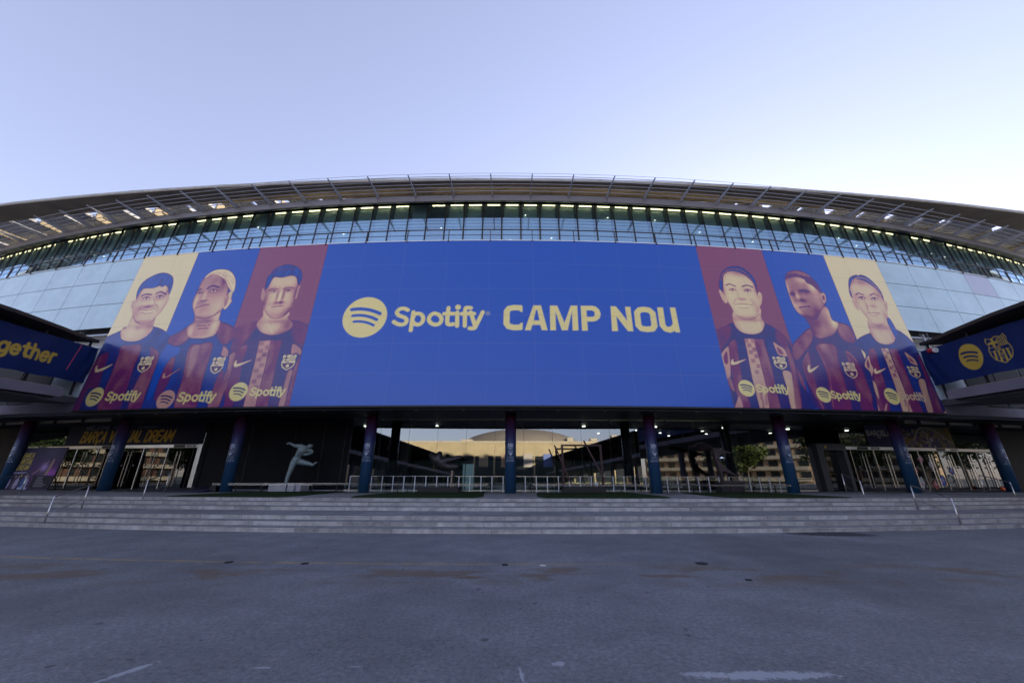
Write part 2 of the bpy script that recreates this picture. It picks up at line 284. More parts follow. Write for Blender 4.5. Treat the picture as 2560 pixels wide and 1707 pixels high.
# ------------------------------------------------------------------ mesh helpers
class MB:
    def __init__(s): s.v = []; s.f = []; s.uv = []
    def pts(s, ps): i = len(s.v); s.v.extend(tuple(p) for p in ps); return i
    def face(s, ids, uv=None): s.f.append(tuple(ids)); s.uv.append(uv)
    def poly(s, ps, uv=None): i = s.pts(ps); s.face(range(i, i + len(ps)), uv)
    def hexa(s, p):                                      # eight corners, bottom four then top four, counter-clockwise
        i = s.pts(p)
        for q in ((3, 2, 1, 0), (4, 5, 6, 7), (0, 1, 5, 4), (1, 2, 6, 5), (2, 3, 7, 6), (3, 0, 4, 7)): s.face([i + j for j in q])
    def box(s, c, size, rz=0.0):
        cx, cy, cz = c; hx, hy, hz = (t / 2 for t in size); ca, sa = math.cos(rz), math.sin(rz)
        s.hexa([(cx + x * ca - y * sa, cy + x * sa + y * ca, cz + z) for z in (-hz, hz) for x, y in ((-hx, -hy), (hx, -hy), (hx, hy), (-hx, hy))])
    def bar(s, a, b, wd, ht, up=Vector((0, 0, 1))):
        a, b = Vector(a), Vector(b); d = (b - a).normalized(); sd = d.cross(up)
        if sd.length < 1e-4: sd = d.cross(Vector((0, 1, 0)))
        sd.normalize(); u = sd.cross(d)
        q = [(-1, -1), (1, -1), (1, 1), (-1, 1)]
        i = s.pts([e + sd * (x * wd / 2) + u * (y * ht / 2) for e in (a, b) for x, y in q])
        for f in ((3, 2, 1, 0), (4, 5, 6, 7), (0, 1, 5, 4), (1, 2, 6, 5), (2, 3, 7, 6), (3, 0, 4, 7)): s.face([i + j for j in f])
    def tube(s, path, r, n=8, cap=True):
        path = [Vector(p) for p in path]; rs = r if isinstance(r, (list, tuple)) else [r] * len(path); rings = []
        ref = None
        for j, p in enumerate(path):
            d = (path[min(j + 1, len(path) - 1)] - path[max(j - 1, 0)]).normalized()
            if ref is None: ref = Vector((0, 0, 1)) if abs(d.z) < 0.9 else Vector((1, 0, 0))
            a = d.cross(ref).normalized(); b = a.cross(d).normalized(); ref = b
            rings.append(s.pts([p + (a * math.cos(2 * math.pi * t / n) + b * math.sin(2 * math.pi * t / n)) * rs[j] for t in range(n)]))
        for i0, i1 in zip(rings, rings[1:]):
            for t in range(n): s.face([i0 + t, i0 + (t + 1) % n, i1 + (t + 1) % n, i1 + t])
        if cap: s.face([rings[0] + t for t in reversed(range(n))]); s.face([rings[-1] + t for t in range(n)])
    def lathe(s, prof, c=(0, 0), n=24):                  # profile of (radius, z)
        rings = [s.pts([(c[0] + r * math.cos(2 * math.pi * t / n), c[1] + r * math.sin(2 * math.pi * t / n), z) for t in range(n)]) for r, z in prof]
        for a, b in zip(rings, rings[1:]):
            for t in range(n): s.face([a + t, a + (t + 1) % n, b + (t + 1) % n, b + t])
        s.face([rings[0] + t for t in reversed(range(n))]); s.face([rings[-1] + t for t in range(n)])
    def sweep(s, stations, closed=True):                 # list of equal-length point loops
        idx = [s.pts(st) for st in stations]; n = len(stations[0])
        for a, b in zip(idx, idx[1:]):
            for t in range(n if closed else n - 1): s.face([a + t, a + (t + 1) % n, b + (t + 1) % n, b + t])
        if closed: s.face([idx[0] + t for t in reversed(range(n))]); s.face([idx[-1] + t for t in range(n)])
    def prism(s, ps, d):                                 # flat outline pushed along vector d
        d = Vector(d); n = len(ps); a = s.pts(ps); b = s.pts([Vector(p) + d for p in ps])
        s.face([a + t for t in range(n)]); s.face([b + t for t in reversed(range(n))])
        for t in range(n): s.face([a + (t + 1) % n, a + t, b + t, b + (t + 1) % n])
    def build(s, name, m, parent=None, smooth=False, origin=None, fix=True, bevel=0):
        me = bpy.data.meshes.new(name); og = Vector(origin) if origin is not None else Vector((0, 0, 0))
        me.from_pydata([tuple(Vector(p) - og) for p in s.v], [], s.f)
        if any(u is not None for u in s.uv):
            ul = me.uv_layers.new(name='UVMap'); k = 0
            for f, u in zip(s.f, s.uv):
                for j in range(len(f)):
                    if u is not None: ul.data[k].uv = u[j]
                    k += 1
        if fix:
            bm = bmesh.new(); bm.from_mesh(me); bmesh.ops.recalc_face_normals(bm, faces=bm.faces); bm.to_mesh(me); bm.free()
        me.materials.append(m)
        if smooth: me.polygons.foreach_set('use_smooth', [True] * len(me.polygons))
        o = bpy.data.objects.new(name, me); COL.objects.link(o); o.location = og
        if parent is not None:
            o.parent = parent
            o.matrix_parent_inverse = parent_world(parent).inverted()
        if bevel:
            bv = o.modifiers.new('edge', 'BEVEL'); bv.width = bevel; bv.segments = 2; bv.limit_method = 'ANGLE'
        return o
def parent_world(o):
    m = o.matrix_basis.copy()
    if o.parent is not None: m = parent_world(o.parent) @ o.matrix_parent_inverse @ m
    return m
def tag(o, label=None, cat=None, group=None, kind=None):
    if label: o['label'] = label
    if cat: o['category'] = cat
    if group: o['group'] = group
    if kind: o['kind'] = kind
    return o
def thing(name, loc, label, cat, group=None, rz=0.0):
    o = bpy.data.objects.new(name, None); COL.objects.link(o); o.location = loc; o.rotation_euler = (0, 0, rz)
    o.empty_display_size = 0.5
    return tag(o, label, cat, group)
def frange(a, b, st):
    n = int(round((b - a) / st)); return [a + (b - a) * i / n for i in range(n + 1)]
def ring(k0, k1, prof, st=0.5):                          # sweep of a (dr, z) profile along the curved front
    m = MB(); m.sweep([[C(k, dr, z) for dr, z in prof] for k in frange(k0, k1, st)]); return m

# ------------------------------------------------------------------ print raster: pictures and lettering as colours on a fine mesh
def catmull(p, closed=True, n=4):
    p = np.asarray(p, float); m = len(p)
    if m < 3: return p
    out = []
    for i in range(m if closed else m - 1):
        g = (lambda j: p[j % m]) if closed else (lambda j: p[min(max(j, 0), m - 1)])
        a, b, c, d = g(i - 1), g(i), g(i + 1), g(i + 2)
        for t in np.arange(n) / n:
            out.append(0.5 * (2 * b + (c - a) * t + (2 * a - 5 * b + 4 * c - d) * t * t + (3 * b - a - 3 * c + d) * t ** 3))
    if not closed: out.append(p[-1])
    return np.array(out)
class Print:
    def __init__(s, u0, u1, v0, v1, step, base):
        s.nu = int(round((u1 - u0) / step)) + 1; s.nv = int(round((v1 - v0) / step)) + 1
        s.u = np.linspace(u0, u1, s.nu); s.v = np.linspace(v0, v1, s.nv); s.step = step
        base = np.atleast_1d(np.asarray(base, float)); s.a = np.ones((s.nv, s.nu, len(base))) * base; s.mask = np.ones((s.nv, s.nu))
    def win(s, p, pad):
        p = np.asarray(p).reshape(-1, 2)
        i0, i1 = np.searchsorted(s.u, [p[:, 0].min() - pad, p[:, 0].max() + pad]); j0, j1 = np.searchsorted(s.v, [p[:, 1].min() - pad, p[:, 1].max() + pad])
        return slice(j0, max(j0, j1)), slice(i0, max(i0, i1))
    def grid(s, w): return np.meshgrid(s.u[w[1]], s.v[w[0]])
    @staticmethod
    def segd(U, V, a, b):
        dx, dy = b[0] - a[0], b[1] - a[1]; l = dx * dx + dy * dy + 1e-12
        t = np.clip(((U - a[0]) * dx + (V - a[1]) * dy) / l, 0, 1)
        return np.hypot(U - a[0] - t * dx, V - a[1] - t * dy)
    def cov_poly(s, p, soft):
        p = np.asarray(p, float).reshape(-1, 2); soft = max(soft, s.step); w = s.win(p, soft); U, V = s.grid(w)
        ins = np.zeros(U.shape, bool); d = np.full(U.shape, 1e9)
        for a, b in zip(p, np.roll(p, -1, 0)):
            c = (a[1] > V) != (b[1] > V)
            with np.errstate(divide='ignore', invalid='ignore'):
                xi = a[0] + (V - a[1]) * (b[0] - a[0]) / (b[1] - a[1] if b[1] != a[1] else 1e-12)
            ins ^= c & (U < xi); d = np.minimum(d, s.segd(U, V, a, b))
        return w, np.clip(0.5 + np.where(ins, d, -d) / soft, 0, 1)
    def cov_line(s, p, width, soft=0):
        p = np.asarray(p, float).reshape(-1, 2); soft = max(soft, s.step); w = s.win(p, width / 2 + soft); U, V = s.grid(w); d = np.full(U.shape, 1e9)
        for a, b in zip(p, p[1:]): d = np.minimum(d, s.segd(U, V, a, b))
        return w, np.clip(0.5 + (width / 2 - d) / soft, 0, 1)
    def put(s, w, cov, val):
        val = np.atleast_1d(np.asarray(val, float)); c = cov[..., None]; s.a[w] = s.a[w] * (1 - c) + val * c
    def poly(s, p, val, soft=0, smooth=True): s.put(*s.cov_poly(catmull(np.asarray(p).reshape(-1, 2)) if smooth else p, soft), val)
    def line(s, p, width, val, smooth=False, soft=0): s.put(*s.cov_line(catmull(np.asarray(p).reshape(-1, 2), False) if smooth else p, width, soft), val)
    def disc(s, c, r, val, soft=0): s.line([c, (c[0] + 1e-4, c[1])], 2 * r, val, soft=soft)
    def blob(s, c, rx, ry, val):
        w = s.win([(c[0] - 2 * rx, c[1] - 2 * ry), (c[0] + 2 * rx, c[1] + 2 * ry)], 0); U, V = s.grid(w)
        g = np.exp(-((U - c[0]) / rx) ** 2 * 0.9 - ((V - c[1]) / ry) ** 2 * 0.9) * s.mask[w]; s.a[w] = np.clip(s.a[w] + g[..., None] * val, 0, 1)
    def glow(s, c, rx, ry, val, amt=1.0):
        w = s.win([(c[0] - 2.5 * rx, c[1] - 2.5 * ry), (c[0] + 2.5 * rx, c[1] + 2.5 * ry)], 0); U, V = s.grid(w)
        s.put(w, np.exp(-((U - c[0]) / rx) ** 2 - ((V - c[1]) / ry) ** 2) * amt, val)
    def text(s, txt, u, v, h, val, wd=None, slant=0.0, bold=0.16, squeeze=0.62, gap=0.22):
        x = 0.0; strokes = []
        for ch in txt:
            if ch == ' ': x += squeeze * 0.75; continue
            for stt in GLYPH.get(ch, ()): strokes.append([(x + px * squeeze, py) for px, py in stt])
            x += (GW.get(ch, 1.0) * squeeze) + gap
        tot = x - gap; sx = (wd / tot) if wd else h
        for stt in strokes: s.line([(u + px * sx + py * h * slant, v + py * h) for px, py in stt], bold * h, val)
        return tot * sx
    def mesh(s, name, pos, m, parent, cols=None, thick=0.0):
        i0, i1 = (0, s.nu) if cols is None else cols
        U, V = np.meshgrid(s.u[i0:i1], s.v); P = pos(U, V); nu, nv = i1 - i0, s.nv
        me = bpy.data.meshes.new(name); nf = (nu - 1) * (nv - 1)
        me.vertices.add(nu * nv); me.vertices.foreach_set('co', P.reshape(-1).astype(np.float32))
        b = (np.arange(nv - 1)[:, None] * nu + np.arange(nu - 1)).reshape(-1)
        q = np.stack([b, b + 1, b + 1 + nu, b + nu], 1).reshape(-1)
        me.loops.add(nf * 4); me.loops.foreach_set('vertex_index', q.astype(np.int32)); me.polygons.add(nf)
        me.polygons.foreach_set('loop_start', (np.arange(nf) * 4).astype(np.int32))
        me.update(calc_edges=True)
        at = me.attributes.new('print', 'FLOAT_COLOR', 'POINT')
        a = s.a[:, i0:i1]; rgb = a if a.shape[2] == 3 else np.repeat(a, 3, 2)
        at.data.foreach_set('color', np.concatenate([rgb, np.ones((*rgb.shape[:2], 1))], 2).reshape(-1).astype(np.float32))
        me.materials.append(m); o = bpy.data.objects.new(name, me); COL.objects.link(o)
        if parent is not None: o.parent = parent; o.matrix_parent_inverse = parent_world(parent).inverted()
        return o

def arc(cx, cy, rx, ry, a0, a1, n=7):
    return [(cx + rx * math.cos(R_(a0 + (a1 - a0) * i / (n - 1))), cy + ry * math.sin(R_(a0 + (a1 - a0) * i / (n - 1)))) for i in range(n)]
GLYPH = {
 'A': [[(0, 0), (.5, 1), (1, 0)], [(.2, .34), (.8, .34)]],
 'B': [[(0, 0), (0, 1), (.6, 1)] + arc(.6, .76, .3, .24, 90, -90) + [(0, .52)], [(.6, .52)] + arc(.65, .26, .33, .26, 90, -90) + [(0, 0)]],
 'C': [arc(.52, .5, .5, .5, 45, 315, 11)], 'D': [[(0, 0), (0, 1), (.45, 1)] + arc(.45, .5, .52, .5, 90, -90, 9) + [(0, 0)]],
 'E': [[(.9, 1), (0, 1), (0, 0), (.9, 0)], [(0, .52), (.75, .52)]], 'F': [[(.9, 1), (0, 1), (0, 0)], [(0, .5), (.75, .5)]],
 'G': [arc(.52, .5, .5, .5, 45, 330, 11) + [(1, .45), (.6, .45)]],
 'H': [[(0, 0), (0, 1)], [(1, 0), (1, 1)], [(0, .5), (1, .5)]], 'I': [[(0, 0), (0, 1)]],
 'K': [[(0, 0), (0, 1)], [(.9, 1), (0, .42)], [(.3, .6), (1, 0)]], 'L': [[(0, 1), (0, 0), (.85, 0)]],
 'M': [[(0, 0), (0, 1), (.55, .25), (1.1, 1), (1.1, 0)]], 'N': [[(0, 0), (0, 1), (1, 0), (1, 1)]],
 'O': [arc(.5, .5, .5, .5, 0, 360, 17)], 'P': [[(0, 0), (0, 1), (.6, 1)] + arc(.6, .74, .34, .26, 90, -90) + [(0, .48)]],
 'R': [[(0, 0), (0, 1), (.6, 1)] + arc(.6, .74, .34, .26, 90, -90) + [(0, .48)], [(.45, .48), (1, 0)]],
 'S': [arc(.5, .75, .42, .25, 40, 270, 8) + arc(.5, .25, .45, .25, 90, -140, 8)], 'T': [[(0, 1), (1, 1)], [(.5, 1), (.5, 0)]],
 'U': [[(0, 1), (0, .4)] + arc(.5, .4, .5, .4, 180, 360, 8) + [(1, 1)]], 'V': [[(0, 1), (.5, 0), (1, 1)]],
 'W': [[(0, 1), (.35, 0), (.7, .9), (1.05, 0), (1.4, 1)]], 'Y': [[(0, 1), (.5, .5), (1, 1)], [(.5, .5), (.5, 0)]],
 'Ç': [arc(.52, .5, .5, .5, 45, 315, 11), [(.52, 0), (.6, -.14), (.42, -.22)]], '/': [[(0, -.05), (.45, 1.05)]],
 '1': [[(.05, .78), (.35, 1), (.35, 0)]], '5': [[(.85, 1), (.1, 1), (.08, .56)] + arc(.45, .32, .42, .32, 120, -150, 8)], '6': [arc(.5, .3, .42, .3, 0, 360, 12), [(.09, .35), (.3, .8), (.65, 1)]],
 'X': [[(0, 0), (1, 1)], [(0, 1), (1, 0)]], '.': [[(0, 0), (.02, 0)]],
 't': [[(.18, .95), (.18, .2), (.30, .02), (.48, .04)], [(-.06, .68), (.46, .68)]], 'o': [arc(.36, .34, .36, .34, 0, 360, 15)],
 'g': [arc(.36, .36, .36, .32, 0, 360, 15), [(.72, .68), (.72, -.05)] + arc(.38, -.06, .34, .22, 0, -150, 7)],
 'e': [[(.02, .36), (.7, .36)] + arc(.36, .34, .35, .34, 5, 320, 12)], 'h': [[(0, 1), (0, 0)], [(0, .36)] + arc(.31, .38, .3, .29, 160, 0, 7) + [(.61, 0)]],
 'r': [[(0, .68), (0, 0)], [(0, .4), (.12, .6), (.3, .67), (.44, .65)]],
}
GW = {'I': 0.12, 'M': 1.1, 'W': 1.4, '1': .45, '/': .5, 't': .46, 'o': .72, 'g': .72, 'e': .72, 'h': .62, 'r': .44, 'L': .85, 'E': .9, 'F': .9, '.': .1}
CREST = [(0, .86), (.06, 1.0), (.24, .93), (.5, 1.0), (.76, .93), (.94, 1.0), (1, .86), (.93, .70), (1.0, .52), (.97, .34), (.86, .17), (.68, .08), (.5, .0), (.32, .08), (.14, .17), (.03, .34), (0, .52), (.07, .70)]
def crest(P, u, v, w, h, fg, bgv, full=True):            # club shield: cross and bars above, lettered band, stripes and ball below
    X = lambda ps: [(u + a * w, v + b * h) for a, b in ps]
    P.poly(X(CREST), fg, smooth=False)
    P.poly(X([(.07, .46), (.93, .46), (.90, .35), (.80, .21), (.64, .13), (.5, .06), (.36, .13), (.20, .21), (.10, .35)]), bgv, smooth=False)
    P.line(X([(.27, .60), (.27, .92)]), .085 * w, bgv); P.line(X([(.12, .77), (.42, .77)]), .085 * w, bgv)
    for x in (.56, .66, .76, .86): P.line(X([(x, .64), (x, .90)]), .035 * w, bgv)
    P.line(X([(.06, .60), (.94, .60)]), .02 * w, bgv)
    P.text('FCB', u + .32 * w, v + .49 * h, .075 * h, bgv, bold=.22)
    if full: P.disc((u + .5 * w, v + .27 * h), .12 * w, fg)
def sound_logo(P, u, v, r, fg, cut):                     # disc with three curved bars
    P.disc((u, v), r, fg)
    for y, hw, wd, sag in ((.36, .66, .165, .17), (.05, .56, .14, .15), (-.24, .46, .12, .12)):
        pts = [(u + r * (-hw + 2 * hw * t / 10), v + r * (y + sag * (1 - ((t / 10 - .38) / .62) ** 2) - sag * .5 - .12 * (t / 10))) for t in range(11)]
        P.line(pts, wd * r, cut)
def word_mark(P, u, v, width, fg, bold=0.045):
    for q in WORD: P.line([(u + a * width, v + b * width) for a, b in catmull(q, False) ] if len(q) > 2 else [(u + a * width, v + b * width) for a, b in q], bold * width, fg)
    P.disc((u + WORD_DOT[0] * width, v + WORD_DOT[1] * width), .032 * width, fg)

# ------------------------------------------------------------------ ground, steps, lawns
def structure(o): o['kind'] = 'structure'; return o
m = MB(); n = 24
for i in range(n):
    for j in range(n):
        x0, x1 = -600 + 1200 * i / n, -600 + 1200 * (i + 1) / n; y0, y1 = -600 + 1200 * j / n, -600 + 1200 * (j + 1) / n
        m.poly([(x0, y0, 0), (x1, y0, 0), (x1, y1, 0), (x0, y1, 0)])
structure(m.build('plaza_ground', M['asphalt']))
STEP_Y = [13.49, 14.18, 14.89, 17.12, 17.97, 18.91]
def step_edge(i, x):                                     # curved plan of step i
    r = 102 + (167 - 102) * i / 5.0
    return STEP_Y[i] + r - math.sqrt(r * r - x * x)
XS = frange(-62, 62, 1.0)
RISE = PLAT / 6
ris, trd = MB(), MB()
for i in range(6):
    z0, z1 = RISE * i, RISE * (i + 1)
    for a, b in zip(XS, XS[1:]):
        sh = i * 0.61 + 0.3 * (i % 2)
        ya, yb = step_edge(i, a), step_edge(i, b)
        ris.poly([(a, ya, z0 - 0.02), (b, yb, z0 - 0.02), (b, yb, z1 - 0.035), (a, ya, z1 - 0.035)], [(a + sh, i + .1), (b + sh, i + .1), (b + sh, i + .9), (a + sh, i + .9)])
        ris.poly([(a, ya - .016, z1 - 0.035), (b, yb - .016, z1 - 0.035), (b, yb - .016, z1), (a, ya - .016, z1)], [(a + sh, i + .86), (b + sh, i + .86), (b + sh, i + .9), (a + sh, i + .9)])
        ris.poly([(a, ya, z1 - 0.035), (b, yb, z1 - 0.035), (b, yb - .016, z1 - 0.035), (a, ya - .016, z1 - 0.035)], [(a + sh, i + .86), (b + sh, i + .86), (b + sh, i + .9), (a + sh, i + .9)])
        if i < 5: yc, yd = step_edge(i + 1, a) + .05, step_edge(i + 1, b) + .05
        else: yc, yd = 60.0, 60.0
        trd.poly([(a, ya - .016, z1), (b, yb - .016, z1), (b, yd, z1), (a, yc, z1)], [(a + sh, ya), (b + sh, yb), (b + sh, yd), (a + sh, yc)])
st = ris.build('stone_steps', M['riser'], fix=False); structure(st)
pl = trd.build('entrance_platform', M['tread'], fix=False); structure(pl)
COLK = [0.5 + 3.05 * i for i in range(-4, 5)]
def lawn(k0, k1, label):
    m = MB()
    pts = []
    for k in frange(k0 + .12, k1 - .12, .12): pts.append(C(k, -(RAD - 0) + (YC - (step_edge(5, C(k, 0, 0).x) + .40)) / math.cos(ang(k)), PLAT + .03))
    m2 = [C(k1, 1.6, PLAT + .03), C(k1 - .06, -1.2, PLAT + .03), C(k1 - .1, -2.6, PLAT + .03), C(k1 - .1, -4.3, PLAT + .03)]
    m3 = [C(k, -4.3, PLAT + .03) for k in frange(k1 - .1, k0 + .1, .3)][1:]
    m4 = [C(k0 + .1, -2.6, PLAT + .03), C(k0 + .06, -1.2, PLAT + .03), C(k0, 1.6, PLAT + .03)]
    m.prism(pts + m2 + m3 + m4, (0, 0, -.04))
    o = m.build('lawn', M['grass']); o['kind'] = 'stuff'; tag(o, label, 'lawn', 'lawns between the columns'); return o
lawn(-5.15, -3.05, 'dark turf bed under the kicking bronze figure')
lawn(-2.10, 0.05, 'dark turf bed under the diving dark bronze sculpture')
lawn(0.95, 3.12, 'dark turf bed under the iron goal frame sculpture')
lawn(4.0, 6.15, 'dark turf bed under the hooked steel sculpture')

# ------------------------------------------------------------------ the stadium front
stadium = thing('stadium', (0, 24, 0), 'curved stadium front with glass upper floor, overhanging roof and columned entrance', 'stadium')
def part(mb, name, m, parent=stadium, label=None, **kw):
    o = mb.build(name, M[m] if isinstance(m, str) else m, parent, **kw)
    if label: o['label'] = label
    return o
K0, K1 = -19.0, 20.0
# body behind the front
m = MB()
for a, b in zip(frange(K0, K1, .5), frange(K0, K1, .5)[1:]):
    for s0, s1 in ((0.0, 6.0), (6.0, 12.0)):
        m.poly([F(a, s0, -1.1), F(b, s0, -1.1), F(b, s1, -1.1), F(a, s1, -1.1)])
part(m, 'inner_wall', mat('pale_inner_wall', (0.50, 0.50, 0.49), 0.8, noise=(0.5, .12)))
m = MB(); m.sweep([[C(k, -3.0, 17.02), C(k, -0.86, 17.02), C(k, -0.86, 17.56), C(k, -2.3, 17.3), C(k, -3.0, 17.04)] for k in frange(K0, K1, .5)]); part(m, 'terrace_floor', 'conc_slat')
m = MB(); m.sweep([[F(k, 11.97, -.10), F(k, 11.97, .05), F(k, 12.04, .05), F(k, 12.04, -.10)] for k in frange(K0, K1, .5)]); part(m, 'coping', 'white_edge')
# frosted panels at both ends, each its own part
def facade_panel(k, s0, s1, mt, name='facade_panel', g=.02):
    m = MB(); kg = g / PW
    a = [F(k + kg, s0 + g, -.05), F(k + 1 - kg, s0 + g, -.05), F(k + 1 - kg, s1 - g, -.05), F(k + kg, s1 - g, -.05)]
    b = [F(k + kg, s0 + g, .0), F(k + 1 - kg, s0 + g, .0), F(k + 1 - kg, s1 - g, .0), F(k + kg, s1 - g, .0)]
    # recentre faces: front outwards
    i = m.pts(a + b)
    for q in ((0, 1, 2, 3), (7, 6, 5, 4), (0, 4, 5, 1), (1, 5, 6, 2), (2, 6, 7, 3), (3, 7, 4, 0)): m.face([i + j for j in q])
    return part(m, name, mt)
M['pale_low'] = mat('pale_lower_window', (0.55, 0.66, 0.75), 0.2, spec=.8)
frost2 = mat('frosted_glass_panel_mauve', (0.40, 0.42, 0.52), 0.3, noise=(0.5, .08), spec=0.7, coat=.2)
for k in list(range(-18, -9)) + list(range(10, 19)):
    for s in (6, 8, 10):
        facade_panel(k, s, s + 2, frost2 if (k, s) == (13, 10) else M['frost'])
    facade_panel(k, 0.55, 2.6 if k in (-10, 10) else 4.5, M['pale_low'] if k in (-10, 10) else M['black_wall'], 'lower_window' if k in (-10, 10) else 'lower_panel', g=.10)
for k0, k1 in ((-18, -9.05), (10.05, 19)):
    m = MB()
    for s in (4.6, 5.6): m.sweep([[F(k, s, -.5), F(k, s, -.35), F(k, s + .12, -.35), F(k, s + .12, -.5)] for k in frange(k0, k1, .45)])
    for k in frange(k0 + .55, k1, 1.0): m.bar(F(k, 2.6, -.4), F(k, 6.2, -.4), .16, .2); m.bar(F(k, 5.9, -.1), F(k + .5, 4.7, -.9), .06, .06)
    part(m, 'brace_frame', 'grey_steel')
for k0, k1 in ((K0, -9.02), (10.02, K1)):
    m = MB(); m.sweep([[C(k, -.9, 5.62), C(k, .0, 5.62), C(k, .0, 6.22), C(k, -.9, 6.22)] for k in frange(k0, k1, .4)]); part(m, 'edge_beam', 'ramp_conc')
m = MB(); m.sweep([[F(k, -.10, -.2), F(k, -.10, .02), F(k, .0, .02), F(k, .0, -.2)] for k in frange(-9, 10, .5)]); part(m, 'bottom_trim', 'black')
# joint grid behind the frosted panels
m = MB()
for k0, k1 in ((-18, -9.0), (10.0, 19)):
    for a, b in zip(frange(k0, k1, .5), frange(k0, k1, .5)[1:]): m.poly([F(a, 6, -.07), F(b, 6, -.07), F(b, 12, -.07), F(a, 12, -.07)])
part(m, 'panel_backing', 'dark_steel')

# terrace railing
rail = MB()
rail.sweep([[C(k, -.80, 18.60), C(k, -.74, 18.60), C(k, -.74, 18.66), C(k, -.80, 18.66)] for k in frange(-17, 18, .5)])
rail.sweep([[C(k, -.79, 18.16), C(k, -.755, 18.16), C(k, -.755, 18.19), C(k, -.79, 18.19)] for k in frange(-17, 18, .5)])
rl = part(rail, 'terrace_railing', 'rail_brown')
for k in range(-17, 19):
    m = MB(); m.bar(F(k, 11.9, .07), C(k, -.77, 18.62), .045, .09, up=C(k, 1, 0) - C(k, 0, 0)); part(m, 'post', 'rail_brown', rl)

# lounge windows: half-panel panes with frame, lamp and blind
ZW0, ZW1, DW = 17.05, 22.62, -2.16
def wpt(k, t, off): z = ZW0 + (ZW1 - ZW0) * t; return C(k, DW - (z - ZW0) * math.tan(LEAN) + off, z)
nolamp = {-9.25, -11.25, -14.25, -2.25, -6.75, 8.75, 12.25, 13.75}
sparks = MB()
for i in range(74):
    k = -18.25 + i * 0.5; g = .02
    m = MB(); m.poly([wpt(k + g, .0, 0), wpt(k + .5 - g, .0, 0), wpt(k + .5 - g, 1, 0), wpt(k + g, 1, 0)])
    win = part(m, 'lounge_window', 'glass_up')
    m = MB(); e = .012
    m.prism([wpt(k - e, 0, .03), wpt(k + e, 0, .03), wpt(k + e, 1, .03), wpt(k - e, 1, .03)], C(k, -.14, 0) - C(k, 0, 0))
    m.prism([wpt(k + e, .955, .02), wpt(k + .5 - e, .955, .02), wpt(k + .5 - e, .985, .02), wpt(k + e, .985, .02)], C(k, -.10, 0) - C(k, 0, 0))
    part(m, 'frame', 'dark_steel', win)
    if k + .0 not in nolamp:
        kc = k + .27; m = MB(); m.prism([wpt(kc - .17, .955, -.17), wpt(kc + .17, .955, -.17), wpt(kc + .17, .99, -.17), wpt(kc - .17, .99, -.17)], C(kc, -.07, 0) - C(kc, 0, 0))
        part(m, 'strip_lamp', 'warm_lamp', win)
    if k not in (-0.25, -1.75):
        m = MB(); m.poly([wpt(k + .06, .02, -.32), wpt(k + .44, .02, -.32), wpt(k + .44, .94, -.32), wpt(k + .06, .94, -.32)]); part(m, 'blind', 'blind', win)
    if RNG.random() < .45:
        kc, t = k + .1 + .3 * RNG.random(), .2 + .6 * RNG.random(); m = MB()
        p = wpt(kc, t, -.22); m.lathe([(.015, p.z - .03), (.05, p.z), (.02, p.z + .03)], (p.x, p.y), 8); part(m, 'room_lamp', 'spark', win)
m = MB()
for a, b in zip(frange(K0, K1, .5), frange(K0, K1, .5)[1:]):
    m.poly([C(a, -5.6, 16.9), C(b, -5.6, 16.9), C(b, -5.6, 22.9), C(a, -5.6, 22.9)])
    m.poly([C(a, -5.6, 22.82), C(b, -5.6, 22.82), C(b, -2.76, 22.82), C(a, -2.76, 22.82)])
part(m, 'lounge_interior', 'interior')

# roof edge: fascia, brackets, rods, concrete ring beam, slats, fins
m = MB()
for k in range(-19, 20):
    m.sweep([[C(kk, d, z) for d, z in ((-2.54, 22.64), (-1.53, 21.82), (-1.47, 21.84), (-1.47, 22.24), (-1.50, 22.40), (-2.54, 22.80))] for kk in (k + .004, k + .996)])
part(m, 'fascia_beam', 'fascia')
def bracket(k):
    m = MB(); top, bot = [], []
    ds = frange(-1.62, 0.60, .111)
    for d in ds:
        t = (d + 1.62) / 2.22
        zt = 22.56 + .02 * t - .06 * t * t; depth = .34 * (1 - t) ** 1.15 + .09
        sc = abs(math.sin((d + 1.29) / .40 * math.pi)) ** .7 * .07 * (1 - t * .6)
        top.append((d, zt)); bot.append((d, zt - depth + sc))
    prof = top + bot[::-1]; hw = .034 / PW
    a = [C(k - hw, d, z) for d, z in prof]; b = [C(k + hw, d, z) for d, z in prof]; n = len(ds)
    i = m.pts(a + b); N2 = 2 * n
    for j in range(n - 1):
        m.face([i + j, i + j + 1, i + N2 - 2 - j, i + N2 - 1 - j]); m.face([i + N2 + j + 1, i + N2 + j, i + N2 + N2 - 1 - j, i + N2 + N2 - 2 - j])
    for j in range(N2): m.face([i + j, i + (j + 1) % N2, i + N2 + (j + 1) % N2, i + N2 + j])
    return part(m, 'roof_bracket', 'grey_steel')
for k in range(-16, 18): bracket(k)
for d, r in ((.26, .022), (-.15, .024), (-.52, .026), (-.90, .028), (-1.28, .030)):
    m = MB(); m.tube([C(k, d, 22.56) for k in frange(-16.5, 17.5, .5)], r, 6); part(m, 'shading_rod', 'grey_steel')
m = MB(); m.tube([C(k, .57, 22.53) for k in frange(-16.5, 17.5, .5)], .010, 5); part(m, 'tip_cable', 'dark_steel')
BX, BY, BR = -0.906, 319.336, 295.68
def B(a, r, z): return Vector((BX + r * math.sin(a), BY - r * math.cos(a), z))
m = MB(); jit = [RNG.normal(0, .018) for _ in range(400)]
m.sweep([[B(a, BR - 1.78, 24.02 + jit[i] * .5), B(a, BR - 1.78, 23.70), B(a, BR + .0, 23.70), B(a, BR + .0, 24.0 + jit[i]), B(a, BR - .35, 24.03 + jit[i])] for i, a in enumerate(frange(-.27, .27, .0045))])
part(m, 'concrete_ring_beam', 'conc')
m = MB()
